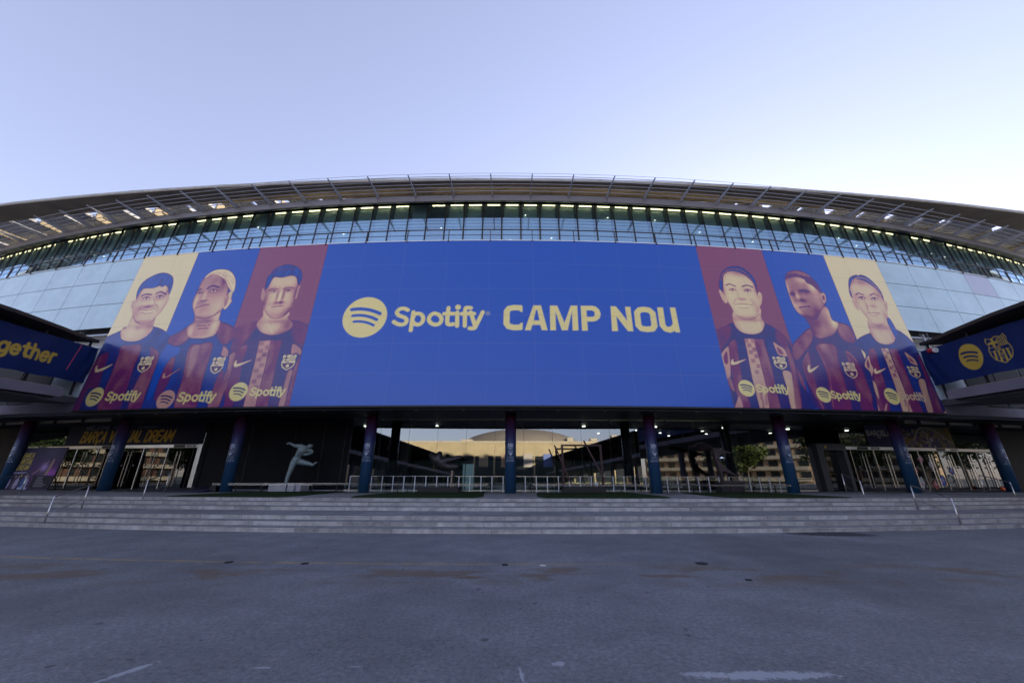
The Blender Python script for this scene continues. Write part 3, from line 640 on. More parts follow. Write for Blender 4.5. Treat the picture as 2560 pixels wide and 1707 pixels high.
m.sweep([[B(a, BR + .012, 23.80), B(a, BR + .012, 23.985), B(a, BR - .02, 23.985), B(a, BR - .02, 23.80)] for a in frange(-.27, .27, .009)])
part(m, 'ring_beam_edge', mat('pale_edge_strip', (0.46, 0.45, 0.43), .85, noise=(1.5, .25)))
def ring_hit(k, r):                                      # where panel line k crosses the concrete ring's circle of radius r
    a = ang(k); d = Vector((math.sin(a), -math.cos(a), 0)); o = Vector((0, YC, 0)) - Vector((BX, BY, 0))
    b = o.dot(d); c = o.length_squared - r * r; t = -b + math.sqrt(b * b - c); return t, d
for k in range(-18, 19):
    m = MB(); even = k % 2 == 0
    for j in range(7):
        if (k + 1) % 2 == 0 and j >= 5: continue         # open bay beside every second bracket
        kk = k + .10 + j * .128; t, d = ring_hit(kk + .05, BR - 1.78); hw = .040 * PW; sd = Vector((-d.y, d.x, 0))
        p0 = Vector((0, YC, 23.74)) + d * (t - .02); p1 = Vector((0, YC, 23.74)) + d * (t - 5.4)
        m.hexa([p0 - sd * hw, p1 - sd * hw, p1 + sd * hw, p0 + sd * hw] + [q + Vector((0, 0, .22)) for q in (p0 - sd * hw, p1 - sd * hw, p1 + sd * hw, p0 + sd * hw)])
    part(m, 'slat_panel', 'conc_slat')
    if (k + 1) % 2 == 0:
        m = MB()
        for kk, h in ((k + .70, .50), (k + .99, .50 if k > 0 else .05)):
            t, d = ring_hit(kk, BR - 1.80); sd = Vector((-d.y, d.x, 0)) * .07
            p0 = Vector((0, YC, 23.72)) + d * (t - .75); p1 = Vector((0, YC, 23.72)) + d * (t - 5.4)
            m.hexa([p0 - sd, p1 - sd, p1 + sd, p0 + sd] + [q + Vector((0, 0, .28 + h * e)) for q, e in ((p0 - sd, .75), (p1 - sd, 5.4), (p1 + sd, 5.4), (p0 + sd, .75))])
        part(m, 'roof_fin', 'conc_lit')
m = MB()
for kk in (-1.0,):
    m.sweep([[C(k, -6.2, 22.9), C(k, -5.9, 22.9), C(k, -5.9, 23.6), C(k, -6.2, 23.6)] for k in frange(K0, K1, .5)])
part(m, 'roof_back_wall', 'conc_slat')
# upper stand behind, closing the body towards the sun side
m = MB(); m.sweep([[C(k, -6.3, 5.9), C(k, -6.3, 22.2), C(k, -9, 22.2), C(k, -9, 5.9)] for k in frange(K0, K1, 1.0)]); part(m, 'stand_wall', 'black_wall')

# ------------------------------------------------------------------ entrance level
for k in range(-19, 20):
    m = MB(); g = .006
    for d0, d1 in ((-.22, -2.9), (-2.93, -5.35)):
        q = [C(k + g, d0, 5.66), C(k + 1 - g, d0, 5.66), C(k + 1 - g, d1, 5.66), C(k + g, d1, 5.66)]
        m.prism(q, (0, 0, .06))
    part(m, 'soffit_panel', 'soffit')
m = MB(); m.sweep([[C(k, -.2, 5.74), C(k, -5.4, 5.74), C(k, -5.4, 5.78), C(k, -.2, 5.78)] for k in frange(K0, K1, 1.0)]); part(m, 'soffit_backing', 'black')
for i, k in enumerate(COLK):
    b = C(k, -2.55, PLAT)
    m = MB(); m.lathe([(.35, 0), (.35, 4.78)], (0, 0), 36)
    m.v = [(x + b.x, y + b.y, z + b.z) for x, y, z in m.v]
    col = part(m, 'column', 'wrap', smooth=True, origin=b)
    me = col.data
    for p in me.polygons: p.use_smooth = abs(p.normal.z) < .5
    m = MB(); m.lathe([(.44, PLAT + 4.80), (.44, PLAT + 4.895)], (b.x, b.y), 36); part(m, 'collar', 'dark_steel', col)
    P = Print(-.46, .46, 1.80, 2.98, .008, (0, 0, 0)); c = (.62, .68, .80)
    P.a[...] = -1
    crest(P, -.17, 2.56, .34, .37, c, (-1, -1, -1))
    P.line([(-.17, 2.47), (.17, 2.47)], .022, c)
    P.poly([(-.155, 2.40), (-.07, 2.365), (0, 2.38), (.07, 2.365), (.155, 2.40), (.0, 2.165)], c, smooth=False)
    P.poly([(-.035, 2.315), (.035, 2.315), (0, 2.245)], (-1, -1, -1), smooth=False)
    P.text('CUPRA', -.225, 2.055, .055, c, wd=.45, bold=.24)
    P.text('OFFICIAL AUTOMOTIVE', -.30, 1.925, .045, c, wd=.60, bold=.2)
    P.text('PARTNER OF FC BARCELONA', -.33, 1.845, .045, c, wd=.66, bold=.2)
    # only the printed marks become faces, on the curve of the column and facing the plaza
    cov = P.a[..., 0] > .2; face_dir = ang(k)
    m = MB(); idx = {}
    def vid(j, i_):
        if (j, i_) not in idx:
            th = P.u[i_] / .353; a = face_dir + th
            idx[(j, i_)] = m.pts([(b.x + .3535 * math.sin(a), b.y - .3535 * math.cos(a), PLAT + P.v[j])])
        return idx[(j, i_)]
    for j in range(P.nv - 1):
        row = cov[j] & cov[j]; i_ = 0
        while i_ < P.nu - 1:
            if row[i_]:
                e = i_
                while e < P.nu - 1 and row[e] and e - i_ < 4: e += 1
                m.face([vid(j, i_), vid(j, e), vid(j + 1, e), vid(j + 1, i_)]); i_ = e
            else: i_ += 1
    part(m, 'printed_emblem', mat('white_print', (.46, .50, .60), .5) if i == 0 else bpy.data.materials['white_print'], col, fix=False)
# downlights
for k in frange(-10, 12, 2.0):
    p = C(k + .5, -7.8, 5.5); m = MB(); m.lathe([(.13, 5.44), (.13, 5.50)], (p.x, p.y), 14); part(m, 'lobby_lamp', 'cool_lamp')
for k, d in ((4.2, -9.5), (5.2, -11.2), (6.2, -9.4), (6.8, -11.5), (8.6, -10), (5.9, -13.5), (3.3, -12)):
    p = C(k, d, 5.4); m = MB(); m.lathe([(.10, 5.36), (.10, 5.40)], (p.x, p.y), 12); part(m, 'lobby_lamp', 'cool_lamp')
for k in range(-9, 11):
    p = C(k + .5, -1.6, 5.64); m = MB(); m.lathe([(.09, 5.645), (.09, 5.665)], (p.x, p.y), 12); part(m, 'soffit_lamp', 'lintel')

def wall_pt(k, z, off=0.0): return C(k, -5.4 + off, z)
def wslab(m, k0, k1, z0, z1, o0, o1, st=.5):
    ks = frange(k0, k1, (k1 - k0) / max(1, round((k1 - k0) / st)))
    m.sweep([[wall_pt(k, z0, o0), wall_pt(k, z0, o1), wall_pt(k, z1, o1), wall_pt(k, z1, o0)] for k in ks])
m = MB(); wslab(m, -7.30, -3.45, PLAT, 5.68, -.15, .0); part(m, 'ground_wall', 'black_wall')
for k in (-6.1, -4.9, -4.15, -3.6):
    m = MB(); wslab(m, k - .006, k + .006, PLAT, 5.66, .0, .012, .02); part(m, 'wall_joint', 'dark_steel')
m = MB(); wslab(m, -7.3, -3.45, PLAT, PLAT + .06, .003, .03); part(m, 'skirting', 'conc_slat')
# lobby glazing: one flat run in the middle, a second turned run to the right
GA, GB, GC_ = Vector((-11.42, 27.72, 0)), Vector((9.2, 27.72, 0)), Vector((22.2, 29.05, 0))
def pane(a, b, z0, z1, name='lobby_window', mt='glass_low'):
    d = (b - a).normalized(); g = d * .008; m = MB()
    m.poly([a + g + Vector((0, 0, z0)), b - g + Vector((0, 0, z0)), b - g + Vector((0, 0, z1)), a + g + Vector((0, 0, z1))])
    w = part(m, name, mt)
    m = MB(); m.bar(a + Vector((0, .06, z0)), a + Vector((0, .06, z1)), .05, .10, up=Vector((0, 1, 0))); part(m, 'mullion', 'dark_steel', w)
    return w
def run(a, b, n):
    for i in range(n): pane(a + (b - a) * (i / n), a + (b - a) * ((i + 1) / n), PLAT + .10, 5.66)
run(GA, GB, 10); run(GB, GC_, 6)
m = MB(); m.bar(GA + Vector((0, 0, PLAT + .05)), GB + Vector((0, 0, PLAT + .05)), .10, .10); m.bar(GB + Vector((0, 0, PLAT + .05)), GC_ + Vector((0, 0, PLAT + .05)), .10, .10); part(m, 'window_sill', 'lintel')
# lobby inside
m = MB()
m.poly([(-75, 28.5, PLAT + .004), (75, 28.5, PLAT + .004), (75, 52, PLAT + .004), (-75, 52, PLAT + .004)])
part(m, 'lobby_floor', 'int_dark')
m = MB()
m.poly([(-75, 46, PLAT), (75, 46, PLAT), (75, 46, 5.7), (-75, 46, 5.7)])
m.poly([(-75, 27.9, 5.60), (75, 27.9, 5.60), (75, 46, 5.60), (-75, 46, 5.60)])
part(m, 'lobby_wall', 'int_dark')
m = MB(); m.box((-1.5, 31.5, PLAT + 1.08), (19, .3, 2.16)); part(m, 'lobby_counter', mat('teal_counter', (.035, .065, .062), .4))
for x in (-8.2, 9.4, 17.5):
    m = MB(); m.lathe([(.42, PLAT), (.42, 5.6)], (x, 30.6), 28); part(m, 'interior_column', 'int_col', smooth=True)
m = MB(); m.box((-3.1, 29.2, PLAT + .95), (.80, .08, 1.75)); part(m, 'info_screen', 'screen')
for x in (-9.6, -8.9, 8.3, 8.9):
    m = MB(); m.box((x, 30.0, PLAT + .95), (.35, .3, 1.9)); part(m, 'turnstile', 'int_col')

# doors
def door_bank(k0, k1, centres, plaque):
    m = MB(); wslab(m, k0, k1, 3.72, 3.94, -.10, .14); lint = part(m, 'door_lintel', 'lintel')
    for kk in plaque: m = MB(); wslab(m, kk - .32, kk + .02, 3.735, 3.925, .141, .150, .2); part(m, 'dark_plate', 'black', lint)
    for kc in centres:
        for sgn in (-1, 1):
            a, b = (kc - .365, kc - .012) if sgn < 0 else (kc + .012, kc + .365)
            m = MB(); pa, pb = wall_pt(a, 0), wall_pt(b, 0)
            m.poly([pa + Vector((0, 0, PLAT + .05)), pb + Vector((0, 0, PLAT + .05)), pb + Vector((0, 0, 3.70)), pa + Vector((0, 0, 3.70))])
            leaf = part(m, 'entrance_door', 'glass_door')
            m = MB(); kh = kc + sgn * .052
            m.tube([wall_pt(kh, PLAT + .22, .10), wall_pt(kh, 3.45, .10)], .026, 8)
            for z in (PLAT + .5, 2.2, 3.2): m.bar(wall_pt(kh, z, .10), wall_pt(kh, z, .0), .03, .03)
            part(m, 'handle', 'steel_bright', leaf)
            m = MB()
            for kk in (a, b):
                m.bar(wall_pt(kk, PLAT + .02, -.02), wall_pt(kk, 3.71, -.02), .03, .05)
            m.bar(wall_pt(a, PLAT + .03, -.02), wall_pt(b, PLAT + .03, -.02), .06, .05)
            part(m, 'frame', 'dark_steel', leaf)
            km = (a + b) / 2; p = wall_pt(km, 2.45, .012); m = MB()
            m.prism([wall_pt(km - .03, 2.38, .010), wall_pt(km + .03, 2.38, .010), wall_pt(km + .03, 2.54, .010), wall_pt(km - .03, 2.54, .010)], (0, 0.004, 0)); part(m, 'door_badge', 'int_col', leaf)
        m = MB(); m.bar(wall_pt(kc - .372, PLAT + .02, .03), wall_pt(kc - .372, 3.72, .03), .035, .06); part(m, 'door_post', 'steel_bright')
LD = [-8.03 - .755 * i for i in range(8)]
RD = [9.75 + .735 * i for i in range(7)]
door_bank(-13.9, -7.40, LD[:1] + LD[1:], (-7.9, -10.2, -12.6)); door_bank(9.17, 14.45, RD, (9.9, 12.55))
m = MB(); wslab(m, -7.50, -7.38, PLAT, 3.96, -.10, .15, .1); part(m, 'door_jamb', 'lintel')
m = MB(); wslab(m, -7.40, -7.28, PLAT, 5.68, -.1, .05, .1); part(m, 'wall_return', 'black_wall')
# glass above the doors, black ends
for k0, k1 in ((-14.0, -7.4), (9.17, 15.2)):
    n = int(round((k1 - k0) / 1.0))
    for i in range(n):
        a, b = k0 + (k1 - k0) * i / n, k0 + (k1 - k0) * (i + 1) / n
        m = MB(); m.poly([wall_pt(a + .01, 3.96, 0), wall_pt(b - .01, 3.96, 0), wall_pt(b - .01, 5.66, 0), wall_pt(a + .01, 5.66, 0)]); part(m, 'transom_window', 'glass_door')
for k0, k1 in ((-19, -14.0), (14.5, 19)):
    m = MB(); wslab(m, k0, k1, PLAT, 5.68, -.12, .02); part(m, 'end_wall', 'black_wall')
# the dark entry portal
m = MB(); portal_col = mat('anthracite_metal', (.055, .06, .066), .42, .4, noise=(1, .1))
for k0, k1, z0, z1 in ((8.30, 8.47, PLAT, 4.10), (8.47, 9.16, 3.62, 4.10), (9.06, 9.16, PLAT, 3.62)):
    wslab(m, k0, k1, z0, z1, -.4, .32, .2)
por = part(m, 'entry_portal', portal_col)
m = MB(); wslab(m, 7.35, 8.28, PLAT, 3.85, -.6, -.02, .2); part(m, 'portal_side', portal_col, por)
m = MB(); wslab(m, 8.5, 9.05, PLAT, 3.6, -.28, -.27, .3); part(m, 'portal_door', 'glass_door', por)
m = MB()
for z0, x in ((0, 0), ): 
    for a, b in ((7.45, 7.70), (7.95, 7.70), (7.95, 8.2)): m.bar(wall_pt(a, PLAT + (1.0 if a != 7.70 else .05), .0), wall_pt(b, PLAT + .05, .0), .05, .02)
part(m, 'pale_stripe', 'int_col', por)
m = MB(); P = wall_pt(8.55, 3.86, .33); m.prism([wall_pt(8.53, 3.78, .325), wall_pt(8.59, 3.78, .325), wall_pt(8.59, 3.95, .325), wall_pt(8.53, 3.95, .325)], (0, -.004, 0)); part(m, 'small_crest', mat('gold_print', (.45, .3, .05), .5), por)
def lint_text(txt, k, h=.10):
    P = Print(0, .9, 0, .16, .012, (.5, .49, .47)); P.text(txt, .06, .03, h, (.04, .04, .05), wd=.5, bold=.2); P.poly([(.66, .02), (.82, .02), (.82, .14), (.66, .14)], (.05, .06, .2), smooth=False)
    o = P.mesh('gate_plate', lambda U, V: np.stack([np.array([[wall_pt(k + u / PW, 3.752 + v, .152)[c] for u, v in zip(ru, rv)] for ru, rv in zip(U, V)]) for c in range(3)], 2), M['sign_print'], stadium)
lint_text('PORTA 10', -7.85); lint_text('PORTA 15', 10.0); lint_text('PORTA 16', 12.75)
# poster-like stickers on the right doors
for kk, zz, hh, cl in ((11.15, 3.0, .9, (.55, .56, .58)), (11.62, 3.1, .6, (.5, .2, .3)), (11.95, 2.7, 1.0, (.5, .52, .56)), (12.15, 1.5, .8, (.10, .16, .5)), (11.4, 1.35, .9, (.45, .47, .5)), (11.85, 1.2, .7, (.45, .14, .12)), (12.45, 1.6, .7, (.3, .36, .32)), (12.6, 2.2, .5, (.12, .2, .55)), (11.3, 2.2, .5, (.5, .1, .12))):
    P = Print(-.42, .42, -hh / 2, hh / 2, .03, (.02, .02, .025)); 
    P.poly([(-.3, -hh * .4), (.05, -hh * .48), (.32, -hh * .1), (.2, hh * .45), (-.15, hh * .4), (-.38, .05)], cl)
    P.disc((.0, hh * .1), .12, (.75, .75, .75)); P.disc((.0, hh * .1), .07, (.12, .12, .2)); P.line([(-.25, -hh * .2), (.2, -hh * .05)], .05, (.6, .08, .1))
    def posf(U, V, kk=kk, zz=zz, hh=hh):
        r = np.hypot(U / .42, V / (hh / 2)); sq = np.maximum(abs(U) / .42, abs(V) / (hh / 2)); f = np.where(r > 1e-6, sq / np.maximum(r, 1e-6), 1)
        U2, V2 = U * f * .8, V * f
        a = (kk * PW + X0 + U2) / RAD; rr = RAD - 5.4 + .014
        return np.stack([rr * np.sin(a), YC - rr * np.cos(a), zz + V2], 2)
    P.mesh('door_sticker', posf, M['sign_print'], stadium)

# ------------------------------------------------------------------ banner artwork: outlines in centimetres on the front (tone, softness, points)
ART_L = [
['p',100,3,-2724,0,-2235,0,-2235,1200,-2724,1200],
['p',0,3,-2235,0,-1722,0,-1722,1200,-2235,1200],
['p',40,3,-1722,0,-1189,0,-1189,1200,-1722,1200],
['P',13,3,-1716,531,-1621,559,-1568,582,-1309,580,-1230,558,-1176,520,-1183,360,-1184,183,-1172,-11,-1658,-4,-1677,157,-1689,306,-1709,414],
['P',34,25,-1709,533,-1570,576,-1578,497,-1617,419,-1667,358,-1709,414],
['P',30,25,-1299,572,-1188,524,-1187,422,-1215,399,-1275,447,-1307,528],
['P',36,6,-1583,410,-1580,280,-1560,155,-1563,-6,-1658,-4,-1662,136,-1663,230,-1654,366],
['P',55,8,-1707,314,-1653,362,-1641,207,-1659,193,-1693,246],
['P',48,10,-1662,136,-1641,164,-1640,50,-1673,58],
['p',62,3,-1505,435,-1429,440,-1418,291,-1413,145,-1406,-8,-1485,-7,-1489,153,-1496,308],
['p',47,4,-1502,434,-1469,434,-1467,406,-1500,406],
['p',47,4,-1452,407,-1419,407,-1417,379,-1450,379],
['p',47,4,-1498,381,-1465,381,-1463,354,-1496,353],
['p',47,4,-1460,353,-1426,353,-1425,326,-1458,325],
['p',47,4,-1492,320,-1458,320,-1457,293,-1490,292],
['p',47,4,-1458,281,-1425,282,-1423,255,-1456,254],
['p',47,4,-1484,245,-1452,245,-1450,219,-1482,218],
['p',47,4,-1451,207,-1419,208,-1417,182,-1449,181],
['p',47,4,-1481,172,-1449,173,-1447,147,-1479,146],
['p',47,4,-1452,135,-1420,136,-1418,111,-1450,110],
['p',38,3,-1427,439,-1349,438,-1345,296,-1336,129,-1326,-9,-1404,-8,-1411,159,-1414,290],
['P',57,5,-1269,408,-1233,396,-1198,364,-1198,330,-1228,346,-1260,339],
['P',52,5,-1254,217,-1224,227,-1224,127,-1221,-10,-1257,-10,-1256,100],
['P',40,6,-1196,323,-1193,234,-1179,-11,-1212,-10,-1215,162,-1222,220],
['M',88,3,-1537,626,-1546,602,-1563,565,-1544,528,-1499,494,-1424,477,-1365,486,-1318,512,-1302,544,-1314,572,-1353,601,-1352,644,-1470,699,-1542,685],
['B',-40,46,44,-1342,545],
['B',-28,75,16,-1433,579],
['B',-25,20,49,-1542,560],
['B',-20,69,16,-1382,490],
['W',95,8,-1428,492,-1488,566],
['W',60,6,-1398,495,-1370,562],
['P',62,3,-1601,845,-1600,818,-1593,770,-1575,743,-1563,751,-1573,808],
['P',62,3,-1323,851,-1325,805,-1326,753,-1340,754,-1347,806,-1338,841],
['M',88,3,-1569,799,-1572,862,-1558,929,-1468,933,-1373,933,-1346,868,-1338,771,-1341,694,-1360,644,-1390,610,-1442,599,-1486,614,-1537,668,-1568,738],
['B',-40,30,113,-1338,762],
['B',-35,19,104,-1555,729],
['W',50,7,-1555,703,-1535,666,-1486,614,-1443,600,-1390,610,-1360,644,-1342,692],
['B',-20,79,20,-1433,622],
['B',-15,32,34,-1490,658],
['B',-30,39,33,-1378,653],
['B',-20,60,13,-1457,712],
['B',-42,9,42,-1473,777],
['B',-45,10,44,-1431,775],
['B',-45,32,8,-1443,724],
['B',-25,37,19,-1521,828],
['B',-25,39,19,-1407,827],
['B',15,8,44,-1453,776],
['H',3,4,-1580,835,-1592,908,-1582,953,-1552,1000,-1493,1030,-1426,1028,-1357,987,-1327,931,-1329,877,-1345,864,-1369,919,-1411,938,-1482,925,-1534,932,-1550,906,-1561,852],
['W',70,3,-1581,951,-1574,971],
['W',70,3,-1562,960,-1554,978],
['W',70,3,-1542,969,-1534,986],
['W',70,3,-1523,979,-1514,993],
['W',70,3,-1504,988,-1494,1000],
['W',70,3,-1482,988,-1473,1000],
['W',70,3,-1461,989,-1451,1000],
['W',70,3,-1439,990,-1429,999],
['W',70,3,-1418,990,-1407,999],
['W',30,8,-1547,826,-1518,837,-1485,831],
['W',30,8,-1442,829,-1411,841,-1367,834],
['P',90,3,-1529,814,-1517,819,-1501,819,-1489,812,-1499,806,-1517,807],
['W',2,12,-1511,814,-1509,813,-1507,812],
['W',6,5,-1531,812,-1519,821,-1501,820,-1487,810],
['W',50,3,-1521,805,-1506,803,-1491,806],
['P',90,3,-1423,815,-1412,821,-1395,820,-1384,813,-1394,807,-1412,808],
['W',2,12,-1406,815,-1404,814,-1402,813],
['W',6,5,-1425,813,-1414,822,-1396,821,-1382,811],
['W',50,3,-1415,807,-1401,804,-1386,807],
['W',30,7,-1492,688,-1452,693,-1407,692],
['W',72,5,-1475,674,-1441,668,-1415,675],
['P',97,3,-1635,270,-1636,297,-1623,306,-1621,287,-1604,282,-1517,307,-1585,271,-1620,260],
['C',97,-1312,336,-1220,230],
['O',100,60,-1546,96],
['S',100,-1467,68,-1234],
['P',6,5,-2214,474,-2122,532,-2079,561,-1837,588,-1708,531,-1699,480,-1698,393,-1682,308,-1665,167,-1645,-23,-2127,-14,-2139,121,-2132,217,-2127,300,-2069,400],
['P',36,16,-2214,474,-2122,532,-2079,561,-2035,495,-2063,447,-2121,426],
['P',36,16,-1837,588,-1708,531,-1701,472,-1750,419,-1809,461,-1842,518],
['P',40,6,-2010,409,-1939,428,-1844,434,-1827,320,-1822,178,-1805,-20,-1948,-18,-1971,197],
['P',52,14,-1985,408,-1934,424,-1920,324,-1922,225,-1949,204,-1968,302],
['P',55,6,-1755,409,-1726,394,-1703,366,-1704,332,-1750,345,-1754,383],
['P',42,6,-1724,205,-1690,219,-1667,-22,-1720,-21],
['P',46,12,-1680,211,-1659,240,-1642,145,-1649,-9,-1677,-15],
['P',33,6,-2129,304,-2088,345,-2061,192,-2074,119,-2094,55,-2125,70,-2139,195],
['M',62,3,-2054,663,-2048,603,-2082,559,-2036,486,-1948,473,-1885,480,-1844,502,-1838,591,-1857,610,-1872,687,-1962,692],
['B',-20,77,17,-1955,602],
['B',30,28,101,-1874,586],
['B',22,20,50,-2048,536],
['B',20,92,13,-1933,478],
['W',25,7,-2005,569,-1959,569,-1936,564],
['W',25,7,-1926,570,-1912,573],
['W',25,8,-1991,547,-1920,548],
['M',62,3,-2112,866,-2113,907,-2098,962,-2071,988,-2004,1001,-1932,960,-1876,873,-1859,791,-1854,721,-1876,669,-1918,641,-1991,630,-2047,644,-2067,664,-2109,736,-2119,780,-2118,834],
['B',25,51,70,-1894,714],
['B',30,12,81,-2096,735],
['B',-10,63,38,-1999,936],
['B',25,18,38,-2120,973],
['B',10,78,19,-1984,659],
['B',6,53,54,-1995,782],
['B',-12,35,12,-2053,750],
['B',-18,44,20,-1983,844],
['B',-18,27,16,-2091,837],
['B',20,10,36,-2041,811],
['B',-20,26,56,-1927,931],
['H',97,4,-2097,960,-2075,998,-2030,1023,-1977,1026,-1918,1011,-1872,976,-1838,926,-1819,861,-1824,823,-1865,859,-1899,907,-1941,949,-1996,979,-2045,989],
['W',55,4,-2070,984,-2005,1004,-1918,959],
['W',55,4,-2038,995,-1949,970,-1872,900],
['W',55,4,-1995,1000,-1909,958,-1838,889],
['W',55,4,-1961,1004,-1883,956,-1840,907],
['W',55,4,-1933,950,-1874,891,-1836,844],
['H',85,4,-1853,822,-1828,834,-1819,771,-1808,753,-1821,710,-1841,687,-1860,713,-1855,773],
['W',40,7,-1870,855,-1862,818,-1841,781],
['P',60,3,-1872,774,-1851,800,-1836,737,-1851,712],
['W',30,6,-1845,782,-1850,747,-1848,708],
['W',15,17,-2040,867,-2008,888,-1951,872],
['W',18,15,-2118,851,-2089,867],
['P',90,3,-2009,846,-1995,854,-1974,853,-1959,847,-1971,837,-1994,839],
['W',2,15,-1986,848,-1984,846,-1982,845],
['W',6,6,-2011,845,-1998,856,-1974,855,-1956,845],
['W',50,3,-1998,837,-1979,834,-1960,837],
['P',90,3,-2108,829,-2098,837,-2081,836,-2069,830,-2078,822,-2096,823],
['W',2,13,-2091,831,-2089,830,-2086,829],
['W',6,6,-2109,827,-2100,838,-2082,837,-2067,828],
['W',50,3,-2099,821,-2084,819,-2070,821],
['W',30,11,-2055,768,-2032,764,-2011,771],
['W',22,8,-2074,709,-2035,726,-1978,734],
['W',70,7,-2064,700,-2037,707],
['W',35,11,-2045,638,-1971,624,-1911,642,-1877,677],
['P',75,3,-2123,205,-2122,232,-2115,233,-2109,214,-2091,211,-2008,269,-2070,215,-2109,200],
['C',95,-1797,333,-1707,216],
['O',68,62,-2035,55],
['S',92,-1953,40,-1686],
['P',7,3,-2753,517,-2743,520,-2624,571,-2594,593,-2362,585,-2216,521,-2187,440,-2204,363,-2201,227,-2177,69,-2168,-21,-2734,-9,-2743,158,-2739,325],
['P',30,8,-2705,379,-2637,395,-2613,258,-2599,153,-2671,140,-2672,-10,-2734,-9,-2741,279],
['P',38,6,-2561,439,-2508,448,-2391,440,-2375,316,-2359,145,-2335,-18,-2513,-14,-2532,187,-2545,363],
['P',42,6,-2310,422,-2253,400,-2224,375,-2208,317,-2205,227,-2203,126,-2199,-21,-2307,-18,-2306,172,-2298,260,-2289,359],
['P',10,6,-2379,324,-2334,338,-2312,151,-2291,-19,-2339,-18,-2359,145],
['M',84,3,-2585,686,-2584,600,-2624,568,-2593,509,-2560,490,-2497,480,-2438,484,-2382,514,-2357,557,-2365,591,-2388,673,-2508,706],
['B',-20,87,17,-2452,588],
['B',6,55,59,-2535,555],
['B',-15,22,51,-2394,597],
['B',-12,13,12,-2492,578],
['W',99,6,-2595,514,-2526,484,-2438,484,-2379,518],
['P',80,3,-2624,816,-2649,805,-2640,764,-2610,727,-2584,720,-2596,774],
['W',45,6,-2629,803,-2625,767,-2603,735],
['P',80,3,-2345,837,-2328,807,-2326,772,-2337,736,-2355,757,-2360,810],
['W',40,6,-2347,822,-2343,791,-2343,756],
['M',86,3,-2616,811,-2629,871,-2619,919,-2518,926,-2399,930,-2345,835,-2335,773,-2345,704,-2376,655,-2397,622,-2444,608,-2501,616,-2544,640,-2585,686,-2612,749,-2615,784],
['B',-15,33,72,-2565,710],
['W',48,8,-2576,676,-2539,638,-2496,615,-2443,607,-2396,621,-2375,653],
['B',-22,74,12,-2470,627],
['B',-28,56,14,-2495,747],
['B',-25,37,10,-2470,751],
['B',-28,46,22,-2530,822],
['B',-30,43,22,-2418,827],
['B',-12,27,44,-2338,729],
['B',8,38,27,-2542,779],
['B',8,37,27,-2400,768],
['B',10,13,36,-2465,791],
['B',-25,19,37,-2617,856],
['B',-30,13,37,-2369,873],
['H',2,4,-2618,818,-2643,891,-2636,955,-2599,998,-2545,1027,-2484,1038,-2419,1020,-2371,983,-2348,926,-2341,871,-2344,835,-2371,887,-2408,920,-2436,909,-2460,921,-2509,906,-2585,909,-2605,890,-2615,856],
['W',12,13,-2582,843,-2556,857,-2497,850],
['W',12,13,-2462,855,-2427,868,-2375,845],
['P',90,3,-2555,821,-2541,830,-2516,828,-2500,822,-2511,812,-2537,814],
['W',2,17,-2530,823,-2527,821,-2525,820],
['W',6,7,-2557,819,-2543,832,-2517,830,-2496,820],
['W',50,3,-2542,812,-2521,808,-2500,811],
['P',90,3,-2442,826,-2429,835,-2406,833,-2390,827,-2401,817,-2426,819],
['W',2,16,-2419,828,-2416,826,-2414,825],
['W',6,7,-2444,824,-2431,837,-2407,835,-2387,825],
['W',50,3,-2430,817,-2410,813,-2390,816],
['W',45,6,-2536,765,-2544,744,-2545,722],
['W',45,6,-2424,766,-2393,737,-2389,707],
['W',50,5,-2498,754,-2465,742,-2439,754],
['P',100,3,-2543,726,-2477,719,-2410,726,-2428,701,-2470,694,-2513,707],
['W',35,6,-2548,728,-2476,717,-2408,726],
['W',40,6,-2517,707,-2470,693,-2425,701],
['W',50,5,-2468,818,-2437,780,-2441,758],
['P',100,3,-2688,274,-2695,298,-2681,309,-2678,289,-2661,281,-2623,293,-2560,315,-2606,279,-2651,262,-2675,260],
['C',100,-2351,358,-2249,243],
['O',100,64,-2587,88],
['S',100,-2495,59,-2232]]
